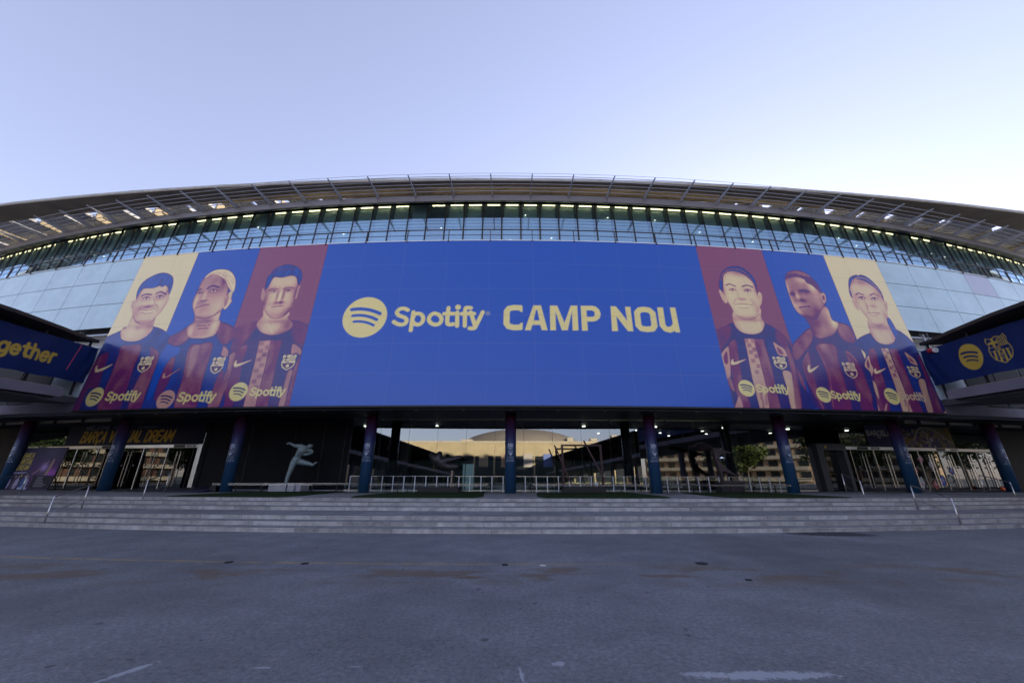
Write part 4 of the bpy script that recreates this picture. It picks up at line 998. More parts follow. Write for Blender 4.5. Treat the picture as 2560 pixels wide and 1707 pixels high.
ART_R = [
['p',40,3,1507,0,2028,0,2028,1200,1507,1200],
['p',0,3,2028,0,2548,0,2548,1200,2028,1200],
['p',100,3,2548,0,3026,0,3026,1200,2548,1200],
['P',10,3,1485,489,1576,543,1656,578,1872,588,2002,475,2016,386,2000,165,2048,4,1475,-7,1499,222,1490,368],
['P',30,22,1493,495,1616,553,1595,470,1534,399,1488,360],
['P',30,22,2001,471,1944,539,1930,444,1989,385],
['P',38,5,1568,404,1630,446,1618,298,1606,155,1616,-8,1560,-9,1544,119,1551,259],
['p',74,3,1695,462,1760,464,1761,302,1756,158,1738,-5,1673,-7,1677,192,1691,374],
['p',52,4,1696,460,1723,461,1720,434,1693,432],
['p',52,4,1738,462,1765,463,1762,435,1735,434],
['p',52,4,1706,430,1734,431,1731,403,1703,402],
['p',52,4,1732,400,1759,401,1756,374,1729,373],
['p',52,4,1704,381,1731,382,1728,354,1701,353],
['p',52,4,1734,352,1761,353,1758,326,1731,325],
['p',52,4,1703,321,1730,322,1727,295,1700,294],
['p',52,4,1730,285,1757,286,1754,260,1727,259],
['p',52,4,1708,244,1734,245,1731,219,1705,219],
['P',50,10,1710,129,1719,116,1708,61,1694,54],
['P',50,10,1736,96,1745,82,1734,28,1720,21],
['P',50,10,1705,61,1714,48,1703,-6,1690,-13],
['p',40,3,1762,464,1832,463,1831,268,1813,-4,1742,-5,1764,280],
['P',10,5,1832,463,1891,443,1889,169,1864,-3,1813,-4,1831,268],
['P',70,3,1894,445,1924,425,1961,396,1965,347,1931,349,1904,359],
['P',45,6,1913,413,1942,383,1942,361,1914,367],
['P',74,3,1899,241,1955,236,1947,164,1916,-2,1882,-3,1895,141],
['P',42,10,1975,415,2006,356,1980,130,1951,-1,1913,5,1955,200,1961,287],
['P',68,3,1560,400,1565,370,1542,223,1521,181,1505,187,1508,258,1495,327],
['P',35,8,1549,369,1542,295,1520,280,1516,324],
['P',66,5,1560,71,1564,-9,1512,-9,1534,37],
['P',50,10,1508,173,1533,188,1541,105,1521,111],
['M',93,3,1670,664,1651,574,1676,519,1723,498,1784,498,1837,522,1866,563,1872,588,1861,632,1874,699,1772,710],
['B',-35,94,18,1761,611],
['B',-12,19,48,1670,559],
['B',-15,11,48,1858,567],
['P',82,3,1603,821,1616,828,1634,788,1643,733,1622,730,1608,769],
['W',50,4,1614,808,1623,774,1627,741],
['P',80,3,1905,829,1917,803,1894,734,1876,726,1887,802],
['W',45,5,1904,802,1892,767,1876,741],
['M',93,3,1641,866,1663,942,1715,988,1782,995,1839,957,1880,897,1884,819,1896,768,1872,699,1831,639,1769,611,1716,615,1678,648,1661,705,1638,771],
['B',-30,83,22,1786,977],
['B',-20,12,52,1643,840],
['B',-30,14,53,1887,836],
['B',-25,33,15,1702,839],
['B',-25,34,15,1819,839],
['B',-30,27,8,1761,765],
['B',-20,86,13,1748,618],
['B',-15,16,59,1848,698],
['B',-12,8,34,1737,802],
['H',5,4,1613,856,1630,918,1675,993,1751,1032,1825,1029,1877,978,1901,908,1886,810,1887,871,1858,936,1808,981,1749,992,1689,975,1660,933,1630,818,1616,838],
['W',62,7,1636,910,1680,979,1753,1010,1817,1001,1862,952,1883,884],
['W',15,10,1666,870,1697,881,1735,865],
['W',15,10,1785,865,1826,879,1865,866],
['P',90,3,1684,832,1700,840,1718,841,1727,834,1712,825,1693,824],
['W',2,14,1704,834,1706,833,1707,832],
['W',6,6,1681,830,1699,841,1719,842,1729,832],
['W',50,3,1688,822,1703,821,1721,826],
['P',90,3,1795,833,1813,841,1832,842,1841,835,1825,826,1805,825],
['W',2,14,1817,835,1818,834,1820,833],
['W',6,6,1793,831,1811,842,1832,843,1843,834],
['W',50,3,1800,823,1815,822,1835,827],
['W',45,5,1715,762,1695,740,1684,718],
['W',45,5,1822,764,1833,743,1828,717],
['W',50,5,1737,763,1759,757,1785,765],
['P',100,3,1704,715,1759,721,1812,717,1786,701,1745,696,1719,701],
['W',35,5,1696,719,1760,724,1820,719],
['W',45,4,1716,699,1752,692,1794,702],
['W',50,8,1679,636,1722,611,1793,612,1857,652],
['P',97,3,1559,292,1571,311,1580,315,1578,299,1589,295,1671,318,1600,283,1562,276],
['C',97,1855,343,1946,254],
['O',97,53,1621,123],
['S',95,1685,99,1909],
['P',14,3,2036,435,2107,493,2208,563,2447,618,2537,586,2529,476,2548,382,2531,156,2527,-10,2090,-20,2037,175,2005,283,2010,373],
['P',44,10,2040,436,2107,493,2208,563,2198,482,2112,392,2025,321,2013,373],
['W',30,4,2061,452,2120,439,2144,394],
['W',30,4,2077,467,2136,457,2152,417],
['W',30,4,2094,482,2152,475,2161,441],
['W',30,4,2110,497,2168,493,2169,465],
['W',30,4,2126,512,2184,512,2178,489],
['P',40,12,2446,616,2533,586,2528,483,2454,479,2417,534],
['P',38,6,2206,434,2348,442,2331,296,2297,-19,2168,-22,2209,217,2208,351],
['W',50,6,2208,428,2221,321,2226,210,2176,19],
['P',36,8,2420,407,2478,355,2489,228,2477,-14,2379,-17,2402,224],
['W',55,8,2422,401,2454,377,2476,332],
['P',36,6,2070,315,2133,386,2113,250,2109,72,2108,-23,2084,44,2057,190],
['W',52,5,2130,382,2063,300,2056,197,2075,71],
['M',54,3,2199,652,2205,611,2218,555,2217,507,2259,489,2331,505,2395,540,2448,618,2408,640,2406,733,2337,746,2249,689],
['B',38,26,95,2410,665],
['B',30,26,25,2421,608],
['B',-22,67,33,2252,606],
['B',-12,33,24,2239,524],
['M',52,3,2141,935,2164,961,2240,984,2310,957,2369,903,2400,856,2402,768,2337,695,2279,632,2236,628,2195,642,2149,690,2136,750,2133,828],
['B',45,13,72,2133,881],
['B',40,16,52,2133,741],
['B',30,25,25,2160,684],
['B',35,53,24,2292,956],
['B',42,30,46,2344,905],
['B',14,35,54,2361,808],
['B',-22,52,18,2257,856],
['B',-25,34,17,2167,830],
['B',40,12,32,2197,819],
['B',-36,34,13,2218,781],
['B',-20,76,20,2249,643],
['B',-6,51,25,2223,687],
['B',20,25,17,2165,735],
['B',-10,34,52,2307,710],
['P',72,3,2392,846,2423,857,2430,831,2416,786,2391,770,2389,802],
['P',35,4,2403,834,2418,826,2407,794,2397,802],
['H',22,4,2139,940,2172,1001,2239,1033,2317,1027,2371,980,2402,919,2405,851,2387,868,2347,914,2310,934,2297,970,2238,977,2162,958],
['P',40,8,2171,997,2238,1030,2316,1024,2364,984,2304,992,2230,1006],
['W',4,12,2233,861,2270,867,2306,859],
['W',4,10,2149,827,2176,832],
['W',70,3,2261,853,2263,852],
['W',18,13,2183,721,2232,735,2267,734],
['W',66,6,2201,733,2229,741,2250,740],
['P',95,3,2083,264,2097,289,2108,288,2101,268,2110,263,2179,294,2117,250,2086,241],
['C',85,2352,324,2449,209],
['O',97,50,2137,94],
['S',95,2187,71,2406],
['P',8,3,2521,473,2682,556,2916,601,3034,484,3042,379,3019,125,3002,2,2502,-12,2492,106,2500,215,2522,313,2570,393],
['P',36,6,2602,409,2663,429,2642,311,2620,132,2575,-10,2502,-12,2515,86,2571,263],
['P',75,3,2588,382,2581,324,2582,278,2542,217,2555,173,2535,79,2526,136,2550,254,2525,306],
['P',35,6,2570,354,2566,308,2547,284,2544,314],
['P',70,4,2508,44,2502,-12,2490,-12],
['P',70,4,2569,45,2581,46,2543,-11,2541,3],
['p',76,3,2717,440,2776,444,2768,333,2765,189,2751,-5,2676,-7,2703,186,2714,330],
['p',50,4,2726,441,2752,443,2747,417,2720,416],
['p',50,4,2748,423,2774,424,2769,399,2742,397],
['p',50,4,2719,390,2745,391,2740,366,2713,364],
['p',50,4,2739,359,2765,361,2760,336,2733,334],
['p',50,4,2749,325,2775,326,2770,301,2743,300],
['p',50,4,2721,312,2747,313,2742,289,2715,287],
['p',50,4,2749,290,2775,292,2770,267,2743,266],
['p',50,4,2725,259,2751,260,2746,236,2720,235],
['P',50,8,2733,93,2743,86,2725,36,2712,36],
['P',50,8,2744,65,2753,58,2736,8,2723,8],
['p',38,3,2783,440,2847,444,2845,306,2833,140,2835,-3,2751,-5,2769,182],
['P',72,3,2903,423,2941,397,2966,367,2965,327,2935,334,2914,348],
['P',40,5,2920,392,2943,365,2942,346,2922,360],
['P',72,3,2914,218,2966,224,2950,145,2917,-1,2874,-2,2893,113],
['P',34,8,3003,409,3020,338,2993,2,2926,0,2978,220],
['M',85,3,2707,662,2683,568,2703,496,2754,473,2820,480,2871,514,2889,565,2877,615,2899,694,2768,675],
['B',-30,84,22,2782,608],
['B',-20,18,50,2693,552],
['B',-15,18,42,2863,530],
['P',3,3,2893,693,2913,669,2920,572,2882,531,2872,623,2872,657],
['P',80,3,2646,828,2666,816,2667,772,2670,730,2645,742,2635,785],
['W',45,5,2651,806,2656,771,2658,745],
['P',75,3,2928,826,2950,822,2931,766,2893,721,2903,773],
['W',40,5,2926,802,2918,765,2898,742],
['M',88,3,2666,906,2698,955,2766,1002,2839,996,2895,950,2922,883,2917,810,2911,738,2894,693,2841,636,2785,613,2743,621,2711,669,2688,721,2660,780,2653,833],
['B',-30,94,25,2793,978],
['B',-25,30,47,2902,881],
['B',-25,40,20,2738,844],
['B',-25,41,20,2851,845],
['B',-30,34,11,2805,776],
['B',-30,8,36,2751,770],
['B',-15,28,35,2701,688],
['B',-22,17,54,2876,709],
['B',-30,75,13,2787,619],
['B',-15,15,46,2680,826],
['H',4,4,2673,958,2708,1012,2773,1042,2790,1037,2824,1048,2874,1030,2917,975,2941,903,2926,818,2922,874,2896,941,2836,988,2766,1003,2711,967,2670,907,2654,831,2645,868],
['W',97,6,2662,897,2682,935,2727,990,2793,1020,2863,1006,2911,942,2929,874],
['W',18,9,2695,862,2730,879,2764,867],
['W',18,9,2822,869,2866,886,2902,867],
['P',90,3,2711,835,2731,844,2752,846,2761,839,2742,829,2720,827],
['W',2,17,2735,838,2736,837,2737,836],
['W',6,7,2708,833,2730,846,2753,848,2763,837],
['W',50,3,2714,825,2730,824,2752,830],
['P',90,3,2823,837,2844,847,2867,849,2876,842,2856,831,2832,829],
['W',2,17,2848,841,2849,839,2851,838],
['W',6,7,2819,835,2843,848,2867,850,2878,840],
['W',50,4,2826,827,2843,826,2867,832],
['W',45,5,2757,788,2744,752,2740,725],
['W',35,6,2731,716,2788,719,2844,721],
['P',100,3,2748,711,2786,715,2825,714,2781,704],
['W',50,5,2746,704,2778,698,2825,710],
['P',100,3,2583,271,2599,288,2607,288,2601,275,2613,272,2690,296,2630,264,2586,251],
['C',97,2866,320,2959,233],
['O',100,55,2642,99],
['S',85,2700,81,2918]]
WORD=[[[0.148, 0.192], [0.11, 0.211], [0.062, 0.208], [0.031, 0.173], [0.045, 0.137], [0.089, 0.115], [0.126, 0.1], [0.149, 0.068], [0.138, 0.029], [0.095, 0.016], [0.049, 0.027], [0.011, 0.052]], [[0.212, 0.166], [0.207, -0.051]], [[0.21, 0.085], [0.228, 0.134], [0.267, 0.148], [0.309, 0.129], [0.328, 0.087], [0.318, 0.038], [0.281, 0.014], [0.235, 0.028], [0.208, 0.07]], [[0.455, 0.146], [0.497, 0.127], [0.527, 0.081], [0.515, 0.032], [0.474, 0.012], [0.425, 0.026], [0.391, 0.068], [0.4, 0.118], [0.435, 0.146], [0.455, 0.146]], [[0.593, 0.214], [0.591, 0.049], [0.61, 0.014], [0.657, 0.017]], [[0.552, 0.141], [0.656, 0.142]], [[0.693, 0.158], [0.7, -0.004]], [[0.838, 0.211], [0.801, 0.215], [0.777, 0.19], [0.783, -0.004]], [[0.742, 0.14], [0.876, 0.141]], [[0.838, 0.159], [0.89, 0.004]], [[0.969, 0.161], [0.903, -0.001], [0.882, -0.032], [0.836, -0.032]]]
WORD_DOT=[0.697, 0.221]

# ------------------------------------------------------------------ the printed banner on the front
def duotone(L):
    st = np.array([0, .09, .36, .66, 1.0]); cs = np.array(DUO)
    return np.stack([np.interp(L, st, cs[:, c]) for c in range(3)], -1)
DUO = [(0.010, 0.088, 0.46), (0.028, 0.034, 0.19), (0.215, 0.030, 0.135), (0.66, 0.33, 0.26), (0.90, 0.72, 0.37)]
YEL = (0.90, 0.73, 0.27)
banner = thing('printed_banner', (0, 21.8, 5.7), 'huge curved printed banner with six players and yellow writing on blue', 'banner')
def fpos(U, V):
    a = (U + X0) / RAD; r = RAD - V * SL + .03 * CL
    return np.stack([r * np.sin(a), YC - r * np.cos(a), ZB + V * CL + .03 * SL], 2)
def seams(P, k0, k1):                                    # joints between the facade panels under the vinyl
    for k in range(math.ceil(k0 + .01), math.floor(k1) + 1): seam(P, [(k * PW, 0), (k * PW, 12)])
    for s in (2, 4, 6, 8, 10): seam(P, [(k0 * PW, s), (k1 * PW, s)])
def seam(P, ln):
    w, c = P.cov_line(ln, .016); lum = P.a[w].mean(-1, keepdims=True)
    val = np.where(lum > .33, P.a[w] * .62, P.a[w] * .75 + np.array([.075, .075, .09])); c = (c * .85)[..., None]
    P.a[w] = P.a[w] * (1 - c) + val * c
def draw(ops, k0, k1):
    P = Print(k0 * PW, k1 * PW, 0.0, 12.0, .03, [0.0])
    late = []; n_op = 0; fig = np.zeros(P.a.shape[:2]); hair = np.zeros(P.a.shape[:2])
    for o in ops:
        c = o[0]; L = o[1] / 100
        q = [v / 100 for v in o[2:]]
        if c in 'PpMH' and len(q) > 3:
            w, cov = P.cov_poly(catmull(np.array(q[1:]).reshape(-1, 2)) if c != 'p' else np.array(q[1:]).reshape(-1, 2), q[0])
            if n_op > 2: fig[w] = np.maximum(fig[w], cov)
            n_op += 1
        if c == 'H':                                     # hair: strands of uneven tone
            P.put(w, cov, [L]); hair[w] = np.maximum(hair[w], cov)
        elif c in 'Pp': P.poly(np.array(q[1:]).reshape(-1, 2), [L], q[0], smooth=c == 'P')
        elif c == 'M':
            w, cov = P.cov_poly(catmull(np.array(q[1:]).reshape(-1, 2)), q[0]); P.put(w, cov, [L]); P.mask[...] = 0; P.mask[w] = cov
            U, V = P.grid(w); pg = catmull(np.array(q[1:]).reshape(-1, 2)); d = np.full(U.shape, 9.0)
            for a_, b_ in zip(pg, np.roll(pg, -1, 0)): d = np.minimum(d, P.segd(U, V, a_, b_))
            P.a[w] = np.clip(P.a[w] - (cov * .15 * np.exp(-(d / .13) ** 1.2))[..., None], 0, 1)   # the form turns away at its outline
        elif c == 'B': P.blob((q[2], q[3]), q[0] * 1.1, q[1] * 1.1, L * (.95 if L < -.2 else 1.0))
        elif c == 'W':
            w, cov = P.cov_line(catmull(np.array(q[1:]).reshape(-1, 2), False), q[0] * .85, .05); P.put(w, cov * .92, [L])
        else: late.append(o)
    # photographic softness and cloth/skin unevenness
    a = P.a[..., 0]; sm = lambda x, n: sum(np.roll(np.roll(x, i, 0), j, 1) for i in range(-n, n + 1) for j in range(-n, n + 1)) / (2 * n + 1) ** 2
    a = .55 * a + .45 * sm(a, 1)
    nz = RNG.normal(0, 1, a.shape); mid = sm(sm(nz, 2), 2) * 3.2
    fold = sm(sm(nz, 7), 7); fold = (fold + np.roll(fold, 9, 0) + np.roll(fold, 18, 0)); fold /= fold.std()
    strand = sm(nz, 1); strand = sum(np.roll(np.roll(strand, i, 0), i // 3, 1) for i in range(-7, 8)); strand /= strand.std()
    tone = np.clip(4 * a * (1 - a), 0, 1) * sm(fig, 2) * (1 - hair)
    a = np.clip(a + tone * (.012 * mid + .034 * fold) + hair * np.clip(.028 * strand + .02, -.02, .10), 0, 1); P.a[..., 0] = a
    rgb = Print(k0 * PW, k1 * PW, 0.0, 12.0, .03, (0, 0, 0)); rgb.a = duotone(P.a[..., 0]); rgb.mask = P.mask
    # print grain
    g = RNG.normal(0, 1, rgb.a.shape[:2]); rgb.a *= (1 + .015 * g)[..., None]
    for o in late:
        L = o[1] / 100; q = [v / 100 for v in o[2:]]; fg = tuple(np.array(YEL) * (0.35 + .65 * L) if L > .9 else duotone(np.array([L]))[0])
        under = tuple(rgb.a[np.searchsorted(rgb.v, max(q[1 if o[0] != 'O' else 2], .05)) - 1, min(np.searchsorted(rgb.u, q[0 if o[0] != 'O' else 1]), rgb.nu - 1)])
        if o[0] == 'O': sound_logo(rgb, q[1], q[2], q[0], fg, (.045, .035, .13))
        elif o[0] == 'S': word_mark(rgb, q[0], q[1], q[2] - q[0], fg, .046)
        elif o[0] == 'C': crest(rgb, q[0], q[3], q[2] - q[0], q[1] - q[3], tuple(duotone(np.array([L]))[0]), (.11, .03, .13))
    seams(rgb, k0, k1)
    return rgb
def split(P, ks, names):
    ii = [int(np.argmin(abs(P.u - k * PW))) for k in ks]
    for a, b, lab in zip(ii, ii[1:], names):
        o = P.mesh('portrait_panel' if lab else 'title_panel', fpos, M['vinyl'], banner, (a, b + 1))
        if lab: o['label'] = lab
P = draw(ART_L, -9.0, -3.93)
split(P, (-9.0, -7.385, -5.69, -3.93), ('smiling short-haired player on cream ground', 'fair-haired player with tied hair on blue ground', 'dark-haired player facing forward on claret ground'))
P = draw(ART_R, 4.98, 10.0)
split(P, (4.98, 6.70, 8.42, 10.0), ('smiling player with hair band on claret ground', 'player looking down sideways on blue ground', 'player with pale hair band on cream ground'))
P = Print(-3.93 * PW, 4.98 * PW, 0, 12, .04, DUO[0])
P.a *= (1 + .02 * RNG.normal(0, 1, P.a.shape[:2]))[..., None]
sound_logo(P, -8.17, 5.93, 1.49, YEL, DUO[0]); word_mark(P, -6.236, 5.224, 6.0755, YEL)
P.line(arc(.0, 6.1, .13, .13, 0, 360, 16), .03, (.5, .48, .3)); P.text('R', -.045, 6.03, .13, (.5, .48, .3), bold=.2)
def camp(P):
    c = YEL
    P.line([(2.26, 6.40), (2.12, 6.52), (1.72, 6.54), (1.38, 6.47), (1.23, 6.25), (1.22, 5.38), (1.36, 5.16), (1.72, 5.08), (2.12, 5.10), (2.26, 5.24)], .40, c)
    P.poly([(2.47, 6.75), (2.47, 6.13), (2.27, 6.13), (2.27, 6.27), (2.47, 6.6)], DUO[0], smooth=False)
    P.poly([(2.27, 4.8), (2.6, 4.8), (2.6, 7.0), (2.27, 7.0)], DUO[0], smooth=False)
    P.poly([(2.40, 4.89), (2.79, 4.89), (2.90, 5.27), (3.41, 5.28), (3.51, 4.90), (3.88, 4.90), (3.50, 6.72), (2.99, 6.71)], c, smooth=False)
    P.poly([(3.00, 5.60), (3.38, 5.60), (3.24, 6.38), (3.16, 6.38)], DUO[0], smooth=False)
    P.poly([(4.05, 4.90), (4.09, 6.71), (4.58, 6.71), (5.00, 5.45), (5.48, 6.72), (5.92, 6.73), (5.88, 4.91), (5.50, 4.90), (5.54, 6.30), (5.18, 4.92), (4.80, 4.91), (4.44, 6.28), (4.42, 4.90)], c, smooth=False)
    P.poly([(6.11, 4.90), (6.15, 6.72), (6.90, 6.74), (7.15, 6.68), (7.36, 6.48), (7.44, 6.15), (7.36, 5.84), (7.15, 5.64), (6.90, 5.57), (6.50, 5.57), (6.49, 4.90)], c, smooth=False)
    P.poly([(6.51, 6.38), (6.86, 6.39), (7.02, 6.30), (7.05, 6.14), (7.01, 5.98), (6.86, 5.91), (6.50, 5.91)], DUO[0], smooth=False)
    P.poly([(8.07, 4.90), (8.16, 6.72), (8.52, 6.73), (9.16, 5.68), (9.14, 6.71), (9.50, 6.72), (9.47, 4.92), (9.12, 4.92), (8.47, 5.98), (8.47, 4.91)], c, smooth=False)
    P.line([(10.41, 6.55), (10.10, 6.50), (9.90, 6.28), (9.87, 5.36), (10.04, 5.13), (10.41, 5.08), (10.78, 5.13), (10.95, 5.36), (10.96, 6.28), (10.75, 6.50), (10.41, 6.55)], .40, c)
    P.line([(11.54, 6.73), (11.50, 5.40), (11.66, 5.15), (11.92, 5.08), (12.18, 5.20), (12.33, 5.36)], .40, c)
    P.poly([(11.3, 6.735), (11.8, 6.735), (11.8, 7.0), (11.3, 7.0)], DUO[0], smooth=False)
    P.poly([(12.22, 6.75), (12.60, 6.76), (12.60, 4.92), (12.30, 4.92), (12.22, 5.15)], c, smooth=False)
camp(P)
seams(P, -3.93, 4.98)
split(P, (-3.93, 4.98), (None,))

# ------------------------------------------------------------------ the two covered access ramps and their cloth banners
BLUE_CLOTH = (0.004, 0.020, 0.105); GOLD = (0.50, 0.36, 0.055)
def make_ramp(side, label):
    A = Vector((side * 28.75, 24.95, 0)); d = Vector((-side * .172, -.985, 0)) if side < 0 else Vector((-.235, -.972, 0)); d.normalize()
    out = Vector((d.y, -d.x, 0)) * 1.0
    if out.x * side < 0: out = -out
    sl = -.062 if side < 0 else -.055
    def at(al, o, z): return A + d * al + out * o + Vector((0, 0, z + sl * al))
    L = 74.0
    r = thing('access_ramp', A + d * 4, label, 'ramp', 'covered access ramps')
    # deck with the planted ledge on its inner side
    e0 = 4.02
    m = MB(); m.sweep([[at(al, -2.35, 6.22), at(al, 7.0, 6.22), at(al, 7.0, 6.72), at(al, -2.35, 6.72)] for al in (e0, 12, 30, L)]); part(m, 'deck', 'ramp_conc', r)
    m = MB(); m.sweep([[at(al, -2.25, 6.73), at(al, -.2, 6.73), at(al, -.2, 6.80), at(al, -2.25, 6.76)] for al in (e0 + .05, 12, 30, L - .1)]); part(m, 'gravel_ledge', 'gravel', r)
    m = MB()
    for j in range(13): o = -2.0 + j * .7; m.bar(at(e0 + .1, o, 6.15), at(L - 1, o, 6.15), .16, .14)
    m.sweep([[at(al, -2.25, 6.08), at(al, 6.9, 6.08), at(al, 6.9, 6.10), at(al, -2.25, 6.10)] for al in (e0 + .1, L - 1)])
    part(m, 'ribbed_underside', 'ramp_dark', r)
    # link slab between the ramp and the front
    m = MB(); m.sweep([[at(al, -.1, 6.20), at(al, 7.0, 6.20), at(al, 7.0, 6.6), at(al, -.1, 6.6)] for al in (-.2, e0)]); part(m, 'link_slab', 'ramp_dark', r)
    # outer wall and roof
    m = MB(); m.sweep([[at(al, 6.0, 6.7), at(al, 6.15, 6.7), at(al, 6.15, 10.35), at(al, 6.0, 10.35)] for al in (-.6, L)]); part(m, 'outer_wall', 'black_wall', r)
    m = MB(); st_ = []
    for al, o in ((.2, -.02), (1.2, -.06), (2.0, -.22), (3.2, -.45), (6.5, -.85), (10, -.9), (L, -.9)):
        st_.append([at(al, o, 10.42), at(al, 6.6, 10.42), at(al, 6.6, 10.72), at(al, o + .02, 10.62)])
    m.sweep(st_)
    part(m, 'roof', 'roof_dark', r)
    for al in (.6, 3.6, 7.2, 11, 15, 20, 26, 32, 40, 48, 56, 64): m = MB(); m.bar(at(al, .12, 6.7), at(al, .12, 10.45), .10, .10); part(m, 'roof_post', 'dark_steel', r)
    for al in (16, 30, 44, 58):
        for o in (.5, 5.5):
            m = MB(); p = at(al, o, 6.1); m.lathe([(.35, 0), (.35, p.z)], (p.x, p.y), 16); part(m, 'support', 'ramp_conc', r)
    return at, r
at_l, ramp_l = make_ramp(-1, 'covered access ramp with a lettered blue cloth, beside the portraits of short-haired players')
at_r, ramp_r = make_ramp(1, 'covered access ramp with a blue cloth bearing a yellow disc and a club shield')
def cloth(at, P, sgn, name_label):
    h = 2.43
    def pos(U, V):
        al = -U * 1.0 if sgn < 0 else U
        wob = .03 * np.sin(al * 2.3 + V * 1.7) + .025 * np.sin(al * 5.1 - V * 2.9) * (V / h) + .05 * np.exp(-(al / .9) ** 2) * np.sin(V * 3 + al * 6)
        sag = -.04 * np.abs(np.sin(al * 1.4)) * (1 - V / h)
        out = np.empty((*U.shape, 3)); p0 = at(0, 0, 0); dx = at(1, 0, 0) - p0; ox = at(0, 1, 0) - p0
        for c in range(3): out[..., c] = p0[c] + dx[c] * al + ox[c] * (wob - .02)
        out[..., 2] += 7.60 + V + sag; return out
    o = P.mesh('cloth', pos, M['cloth_print'], None); return o
P = Print(-26, -.05, 0, 2.43, .03, BLUE_CLOTH)
P.text('together', -6.75, .86, .78, GOLD, wd=4.15, bold=.23, gap=.20)
root = thing('ramp_banner', at_l(3, 0, 7.6), 'blue cloth banner lettered together in yellow, hung along a ramp', 'banner', 'cloth banners on the ramps')
c = cloth(at_l, P, -1, ''); c.parent = root; c.matrix_parent_inverse = parent_world(root).inverted()
P = Print(.05, 26, 0, 2.43, .03, BLUE_CLOTH)
sound_logo(P, 3.40, 1.23, .78, GOLD, BLUE_CLOTH)
def big_crest(P, u, v, w, h, fg, bgv):
    X = lambda ps: [(u + a * w, v + b * h) for a, b in ps]
    inn = lambda f: [(.5 + (a - .5) * f, .5 + (b - .5) * f) for a, b in CREST]
    P.poly(X(inn(1)), fg, smooth=False); P.poly(X(inn(.93)), bgv, smooth=False)
    P.poly(X([(.15, .64), (.15, .88), (.44, .90), (.44, .64)]), bgv, smooth=False)
    P.line(X([(.30, .65), (.30, .90)]), .10 * w, fg); P.line(X([(.14, .775), (.47, .775)]), .10 * w, fg)
    for x in (.53, .62, .71, .80, .88): P.line(X([(x, .64), (x, .90)]), .04 * w, fg)
    P.line(X([(.09, .62), (.91, .62)]), .02 * w, fg); P.line(X([(.08, .47), (.92, .47)]), .02 * w, fg)
    P.text('FCB', u + .30 * w, v + .505 * h, .085 * h, fg, bold=.22)
    for x, b in ((.22, .20), (.40, .11), (.60, .11), (.78, .20)): P.line(X([(x, .46), (x, b)]), .085 * w, fg)
    P.disc((u + .5 * w, v + .28 * h), .115 * w, bgv); P.line(X(arc(.5, .28, .10, .082, 0, 360, 16)), .02 * w, fg); P.line(X([(.43, .25), (.5, .31), (.57, .26)]), .02 * w, fg); P.line(X([(.5, .31), (.5, .35)]), .02 * w, fg)
big_crest(P, 4.55, .44, 1.28, 1.58, GOLD, BLUE_CLOTH)
root = thing('ramp_banner', at_r(3, 0, 7.6), 'blue cloth banner with a yellow disc and a club shield, hung along a ramp', 'banner', 'cloth banners on the ramps')
c = cloth(at_r, P, 1, ''); c.parent = root; c.matrix_parent_inverse = parent_world(root).inverted()
m = MB(); p = at_r(.95, -.12, 9.86); a_, b_ = p, p + Vector((.0, .0, 0)) + (at_r(1.35, -.12, 9.80) - at_r(.95, -.12, 9.86)); m.tube([a_, b_], .17, 18)
tr_ = thing('tape_roll', p, 'roll of red and white tape left at the top corner of a blue cloth banner', 'tape')
part(m, 'red_roll', 'red_tape', tr_); m = MB(); m.tube([b_, b_ + (b_ - a_) * .22], .165, 18); part(m, 'white_end', 'white_tape', tr_)
m = MB(); m.bar(at_l(1.38, -.08, 9.96), at_l(1.72, -.08, 8.2), .05, .02); sp_ = m.build('tie_strap', M['pink_strap']); tag(sp_, 'thin pink strap hanging slantwise over the lettered blue cloth', 'strap')

# fascia strip and posts at both ends under the ramps
for k0, k1 in ((-17, -9.2), (10.2, 18)):
    m = MB(); m.sweep([[C(k, -2.95, 5.42), C(k, -2.85, 5.42), C(k, -2.85, 5.655), C(k, -2.95, 5.655)] for k in frange(k0, k1, .5)]); fs = part(m, 'end_fascia', 'fascia')
    for k in frange(k0 + .4, k1, .95): m = MB(); m.bar(C(k, -2.78, 5.40), C(k, -2.78, 5.66), .14, .12); part(m, 'strip_post', 'black', fs)

# ------------------------------------------------------------------ sculptures
def skin(name, verts, edges, m, parent, sub=2, rz=0.0, loc=(0, 0, 0), fat=1.14):
    """a continuous body grown round a skeleton; verts = (x, y, z, radius)"""
    me = bpy.data.meshes.new(name); me.from_pydata([v[:3] for v in verts], edges, [])
    o = bpy.data.objects.new(name, me); COL.objects.link(o)
    sk = o.modifiers.new('skin', 'SKIN'); sk.use_smooth_shade = True
    sv = me.skin_vertices[0].data
    for i, v in enumerate(verts):
        r = v[3]; sv[i].radius = tuple(fat * t for t in r) if isinstance(r, tuple) else (fat * r, fat * r); sv[i].use_root = (i == 0)
    o.modifiers.new('sub', 'SUBSURF').levels = sub
    dg = bpy.context.evaluated_depsgraph_get(); me2 = bpy.data.meshes.new_from_object(o.evaluated_get(dg)); me2.name = name
    bpy.data.objects.remove(o, do_unlink=True)
    me2.materials.clear(); me2.materials.append(m); me2.polygons.foreach_set('use_smooth', [True] * len(me2.polygons))
    o = bpy.data.objects.new(name, me2); COL.objects.link(o); o.location = loc; o.rotation_euler = (0, 0, rz)
    if parent is not None: o.parent = parent
    return o
sz = 1 / 401.0
def q(x, z, y=0.0, r=.1): return ((x - 385) * sz, y, (1238 - z) * sz, r)
